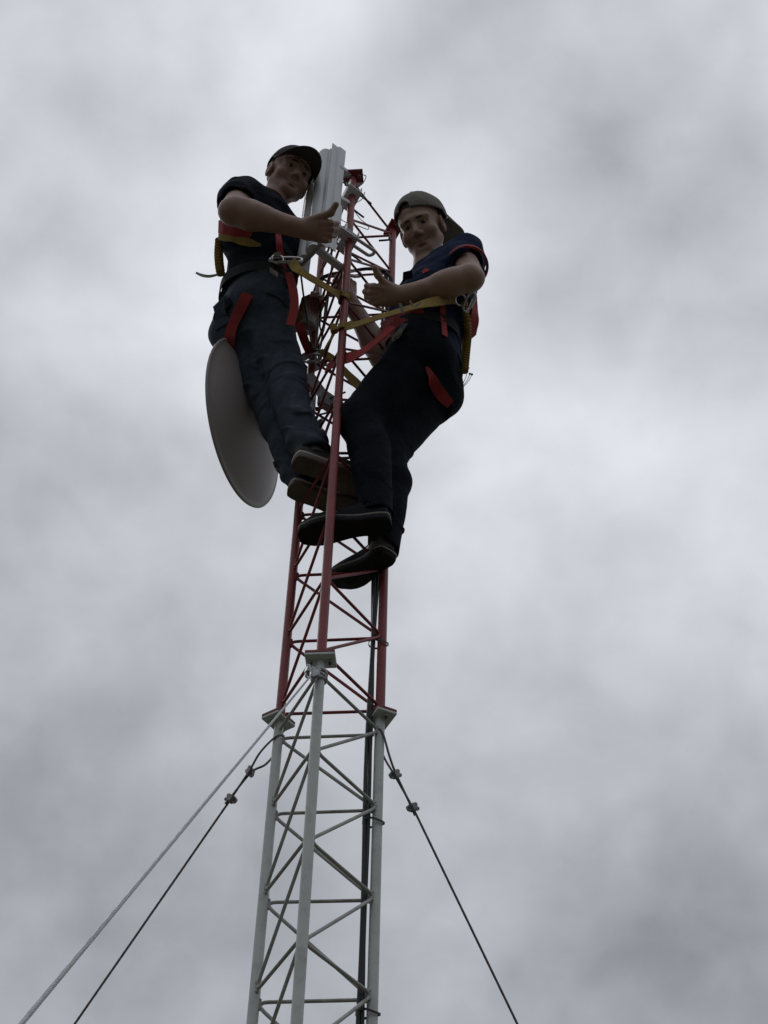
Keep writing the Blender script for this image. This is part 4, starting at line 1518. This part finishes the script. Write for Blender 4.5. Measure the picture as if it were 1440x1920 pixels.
def pleated(path, r, pitch, amp, mb):
    p = spline(path, 24)
    L = np.cumsum([0] + [np.linalg.norm(p[i + 1] - p[i]) for i in range(len(p) - 1)])
    s_ = np.arange(0, L[-1], pitch / 4)
    P = [np.array([np.interp(x, L, [q[k] for q in p]) for k in range(3)]) for x in s_]
    rr = [r + amp * (1 if (i // 2) % 2 else -1) * (1 + .3 * math.sin(i * 1.7)) for i in range(len(s_))]
    return mb.tube(P, rr, 10)

def carabiner(c, ax, nrm, parent=None, L=.055, wd=.03, label=None, mt=M_STEEL, grp=None):
    ax = nz(ax)
    sd_ = nz(np.cross(nrm, ax))
    c = np.asarray(c, float)
    pts = [c + ax * L * x + sd_ * wd * y for (x, y) in ((-1, -.25), (-1, .3), (-.6, .55), (.4, .6), (.95, .35), (1, -.2), (.6, -.5), (-.4, -.5))]
    o = MB().tube(spline(pts, 5, closed=True), .0048, 8, closed=True).build('carabiner', mt, parent)
    MB().tube([c + ax * L * -.45 + sd_ * wd * -.5, c + ax * L * .45 + sd_ * wd * -.52], .0072, 8).build('gate_sleeve', mt, o)
    if label:
        tag(o, label, 'carabiner', grp)
    return o

# ---- harness of the man on the left
CL1 = [P1.sh, P1.tr]
h1 = ring_strap(CL1, P1.pel + P1.spine * .115, P1.spine, .042, 'safety_harness', M_WEB, P1.o, .004, .005)
def onto(P_, fields):
    return lambda pix, w, nm='strap', m=M_STRAPRED, par=None, off=.005, th=.003: draped(fields, pix, w, nm, m, par, th, off)
dr1 = lambda pix, w, nm='strap', m=M_STRAPRED, off=.006, th=.003, ws=None: draped(CL1, pix, w, nm, m, h1, th, off, widths=ws)
dr1([(404, 418), (418, 428), (437, 437), (470, 447)], .046, 'back_pad')
dr1([(404, 441), (424, 446), (452, 452), (490, 462)], .024, 'chest_strap', M_STRAPYEL, .009, ws=[.020, .026, .018, .030, .028, .006])
dr1([(518, 425), (521, 450), (526, 480), (531, 512)], .024, 'shoulder_strap')
dr1([(466, 552), (459, 566), (446, 592), (434, 625), (429, 664)], .044, 'leg_strap')
# hanging strap end
r = surf_hit(CL1, 536, 516)
p0 = r[0] + r[1] * .012
hang = [p0, at(549, 540, p0[1] - .012), at(552, 575, p0[1] - .006), at(544, 610, p0[1] + .012)]
MB().ribbon(spline(hang, 8), nz(CAM_R), .030, .003).build('strap_end', M_STRAPRED, h1)
r = surf_hit(CL1, 519, 492)
dring1 = r[0] + r[1] * .016
torus(MB(), dring1, r[1], .020, .004).build('d_ring', M_STEEL, h1)
MB().box(r[0] + r[1] * .012 + CAM_U * .02, CAM_R, CAM_U, r[1], .012, .007, .003, .001).build('buckle', M_GALV, h1)
r = surf_hit(CL1, 512, 515)
MB().box(r[0] + r[1] * .010, CAM_R * .8 - CAM_U * .5, CAM_U, r[1], .017, .009, .003, .001).build('buckle', M_GALV, h1)
mbp = MB()
pleated([at(411, 448, -.16), at(410, 470, -.15), at(411, 492, -.14), at(414, 514, -.13)], .013, .016, .0035, mbp)
mbp.build('shock_absorber', M_STRAPYEL, h1)
MB().ribbon(spline([at(408, 515, -.13), at(392, 518, -.14), at(378, 516, -.15), at(367, 511, -.16)], 6), CAM_U + CAM_R * .3, [.003 + .008 * math.sin(.5 + 2.2 * i / 18) for i in range(19)], .0035).build('hook', M_WHITEPL, h1)

def lanyard(label, pts, side, w, extra=()):
    o = MB().ribbon(spline(pts, 8), side, w, .0035).build('lanyard', M_STRAPYEL, sharp=30)
    return tag(o, label, 'safety strap', 'work positioning straps round the mast')

nl = lambda z, a, r: lp('N', z) + r * V(math.cos(math.radians(a)), math.sin(math.radians(a)), 0)
carabiner(dring1 + CAM_R * .030 + CAM_U * -.002, CAM_R, r[1] + V(0, 0, .2), h1)
zl = 4.335
lan1 = lanyard('yellow strap running from the capped man on the left to the near mast leg',
               [dring1 + CAM_R * .05 - CAM_U * .004, at(560, 507, -.31), at(600, 531, -.26), at(634, 552, -.21), nl(zl, 215, .020), nl(zl - .004, 265, .018), nl(zl - .008, 320, .018), nl(zl - .012, 20, .019), nl(zl - .012, 80, .020),
                nl(zl - .01, 140, .02), nl(zl - .006, 190, .0185)], V(.25, .1, 1), .034)
tag(MB().ribbon(spline([at(560, 605, -.06), at(568, 630, -.03), at(577, 652, .02), at(586, 668, .075)], 6), CAM_R + V(0, 0, .4), .032, .003).build('red_strap', M_STRAPRED), 'red strap stretched behind the left man toward the left mast leg', 'safety strap')
# wristband of the hand on the far leg
wl = P1.J['wL']; el_ = P1.J['eL']
MB().tube([wl - nz(wl - el_) * .005 - V(0, 0, .035), wl + V(0, 0, .004)], [.036, .034], 18).build('wristband', M_BAND, P1.o)

# ---- harness of the man on the right
CL2 = [P2.sh, P2.tr]
h2 = ring_strap(CL2, P2.pel + P2.spine * .13, P2.spine, .042, 'safety_harness', M_WEB, P2.o, .004, .005)
dr2 = lambda pix, w, nm='strap', m=M_STRAPRED, off=.006, th=.003, ws=None: draped(CL2, pix, w, nm, m, h2, th, off, widths=ws)
dr2([(712, 640), (730, 620), (760, 600), (795, 586)], .085, 'waist_pad')
dr2([(828, 555), (829, 590), (832, 632)], .022, 'shoulder_strap')
dr2([(797, 688), (810, 712), (828, 742), (843, 757)], .036, 'leg_strap', ws=[.010, .036, .042, .030])
dr2([(886, 560), (888, 590), (884, 620), (878, 648)], .046, 'back_strap')
dr2([(744, 640), (752, 628), (762, 612)], .026, 'buckle_strap', M_DARK, .011)
r = surf_hit(CL2, 748, 634)
if r:
    MB().box(r[0] + r[1] * .014, CAM_R * .75 + CAM_U * .6, CAM_U, r[1], .02, .010, .003, .001).build('buckle', M_GALV, h2)
r = surf_hit(CL2, 858, 562)
dring2 = r[0] + r[1] * .02
torus(MB(), dring2, r[1], .020, .004).build('d_ring', M_STEEL, h2)
carabiner(at(880, 566, dring2[1] - .01), CAM_R * .4 + CAM_U * .9, r[1], h2, .034, .024)
pr2 = [surf_hit(CL2, x, y) for (x, y) in ((866, 578), (868, 605), (868, 632), (868, 660), (866, 690))]
pr2 = [q[0] + q[1] * .018 for q in pr2 if q]
mbp = MB()
pleated(pr2[:4], .0125, .012, .0022, mbp)
mbp.tube([pr2[0] + CAM_U * .004, pr2[0] + CAM_U * .02], .012, 10)
mbp.build('shock_absorber', M_STRAPYEL, h2)
MB().ribbon(spline(pr2[2:], 8), CAM_R, .030, .006).build('strap_end', M_STRAPYEL, h2)
zl2 = 4.145
lan2 = lanyard('yellow strap running from the right man round the near mast leg',
               [dring2 - CAM_R * .02, at(838, 562, dring2[1] - .03), at(800, 569, -.33), at(760, 580, -.33), at(700, 598, -.29), at(662, 610, -.225), nl(zl2, 300, .021), nl(zl2, 250, .018), nl(zl2 - .006, 195, .020),
                at(622, 634, -.12), at(612, 650, -.05), at(602, 668, .04), lp('L', 4.33) + V(.02, .005, 0)], V(.1, .1, 1), .036)
tag(MB().ribbon(spline([lp('L', 4.35) + V(.02, -.01, 0), at(622, 672, .05), at(640, 690, .04), at(658, 708, .03), at(676, 726, .0), at(700, 745, -.04)], 6), V(.2, .2, 1), .034, .0035).build('lanyard', M_STRAPYEL),
    'yellow strap end crossing inside the mast behind the right man\'s thigh', 'safety strap', 'work positioning straps round the mast')
MB().tube([nl(zl2 - .01, 205, .025) + V(-.012, 0, .012), nl(zl2 - .004, 190, .02) + V(-.008, 0, -.02)], [.012, .014], 10).build('stitched_loop', M_STRAPYEL, lan2)
zr = 4.02
red2 = MB().ribbon(spline([at(735, 612, -.30), at(716, 630, -.28), at(694, 649, -.25), at(668, 666, -.215), at(640, 674, -.135), at(626, 681, -.10), at(612, 690, -.07)], 7), V(0, .1, 1), .046, .003).build('red_strap', M_STRAPRED)
tag(red2, 'red webbing strap from the right man passing behind the near mast leg', 'safety strap')
# sleeve trim and collar
for q in 'LR':
    s_, e_ = P2.J['s' + q], P2.J['e' + q]
    end = s_ + (e_ - s_) * (S2['sleeve'] - .035)
    u_, w_ = perp(e_ - s_)
    MB().ribbon([end + .0725 * (math.cos(a) * u_ + math.sin(a) * w_) for a in np.linspace(0, 2 * math.pi, 41)[:-1]], nz(e_ - s_), .018, .008, closed=True).build('sleeve_trim', M_STRAPRED, P2.shirt)
r = surf_hit([P2.sh], 786, 518)
fl = at(763, 517, r[0][1] - .03)
MB().prism([(-.022, -.014), (.018, -.012), (.022, .012), (-.008, .016)], fl, nz(CAM_R + CAM_U * .4), nz(CAM_U - CAM_R * .4), CAM_F, -.003, .003).build('collar_flap', M_SHOE2, P2.shirt)
# small white fittings on the yellow strap of the right man
MB().box(at(753, 578, -.345), CAM_U + CAM_R * -.3, CAM_R, CAM_F, .017, .005, .004, .001).build('strap_fitting', M_BAND, lan2)
mbk = MB()
mbk.prism([(0, 0), (.020, .014), (.024, .008), (.004, -.006)], at(776, 574, -.35), CAM_R, CAM_U, CAM_F, -.001, .001)
mbk.prism([(0, 0), (-.010, .020), (-.016, .018), (-.006, -.004)], at(776, 574, -.35), CAM_R, CAM_U, CAM_F, -.001, .001)
mbk.build('strap_tag', M_BAND, lan2)
# bundle of cable ties at his hip
for xx in range(872, 840, -2):
    rp = surf_hit(CL2, xx, 724)
    if rp:
        break
pinb = rp[0] - rp[1] * .004
for i, (x, y) in enumerate(((878, 690), (881, 701), (885, 702))):
    b = pinb + CAM_R * (.004 * i)
    t_ = at(x, y, pinb[1] - .004)
    o = MB().tube([b, (b + t_) / 2 + V(.003, 0, 0), t_], .0012, 5).build('pocket_pin', M_RUBBER, P2.o)
    MB().sphere(t_, .0042, 6).build('pin_head', M_RUBBER, o)
# bright hook at the hose behind the near leg
carabiner(at(663, 513, -.02), CAM_R - CAM_U * .2, -CAM_F, None, .026, .018, 'bright steel carabiner hanging on the hose behind the near mast leg')
carabiner(at(583, 672, .06), CAM_R + CAM_U * .1, -CAM_F, None, .034, .024, 'grey steel carabiner at the left mast leg by the red strap')

# pockets of the left man's jeans
dr1([(411, 556), (414, 580), (419, 612)], .075, 'back_pocket', M_JEANS1, .0035, .004)
dr1([(500, 548), (522, 556), (540, 575)], .012, 'pocket_edge', M_JEANS1, .0035, .004)

cable('small black loop of lead at the rear ankle of the left man', [at(545, 872, .02), at(532, 866, .03), at(519, 866, .04), at(516, 876, .04), at(526, 881, .03), at(543, 880, .02)], .0022)

draped([P2.sh], [(792, 512), (797, 509), (803, 505)], .022, 'chest_emblem', M_STRAPRED, P2.shirt, .0015, .002, n=4)
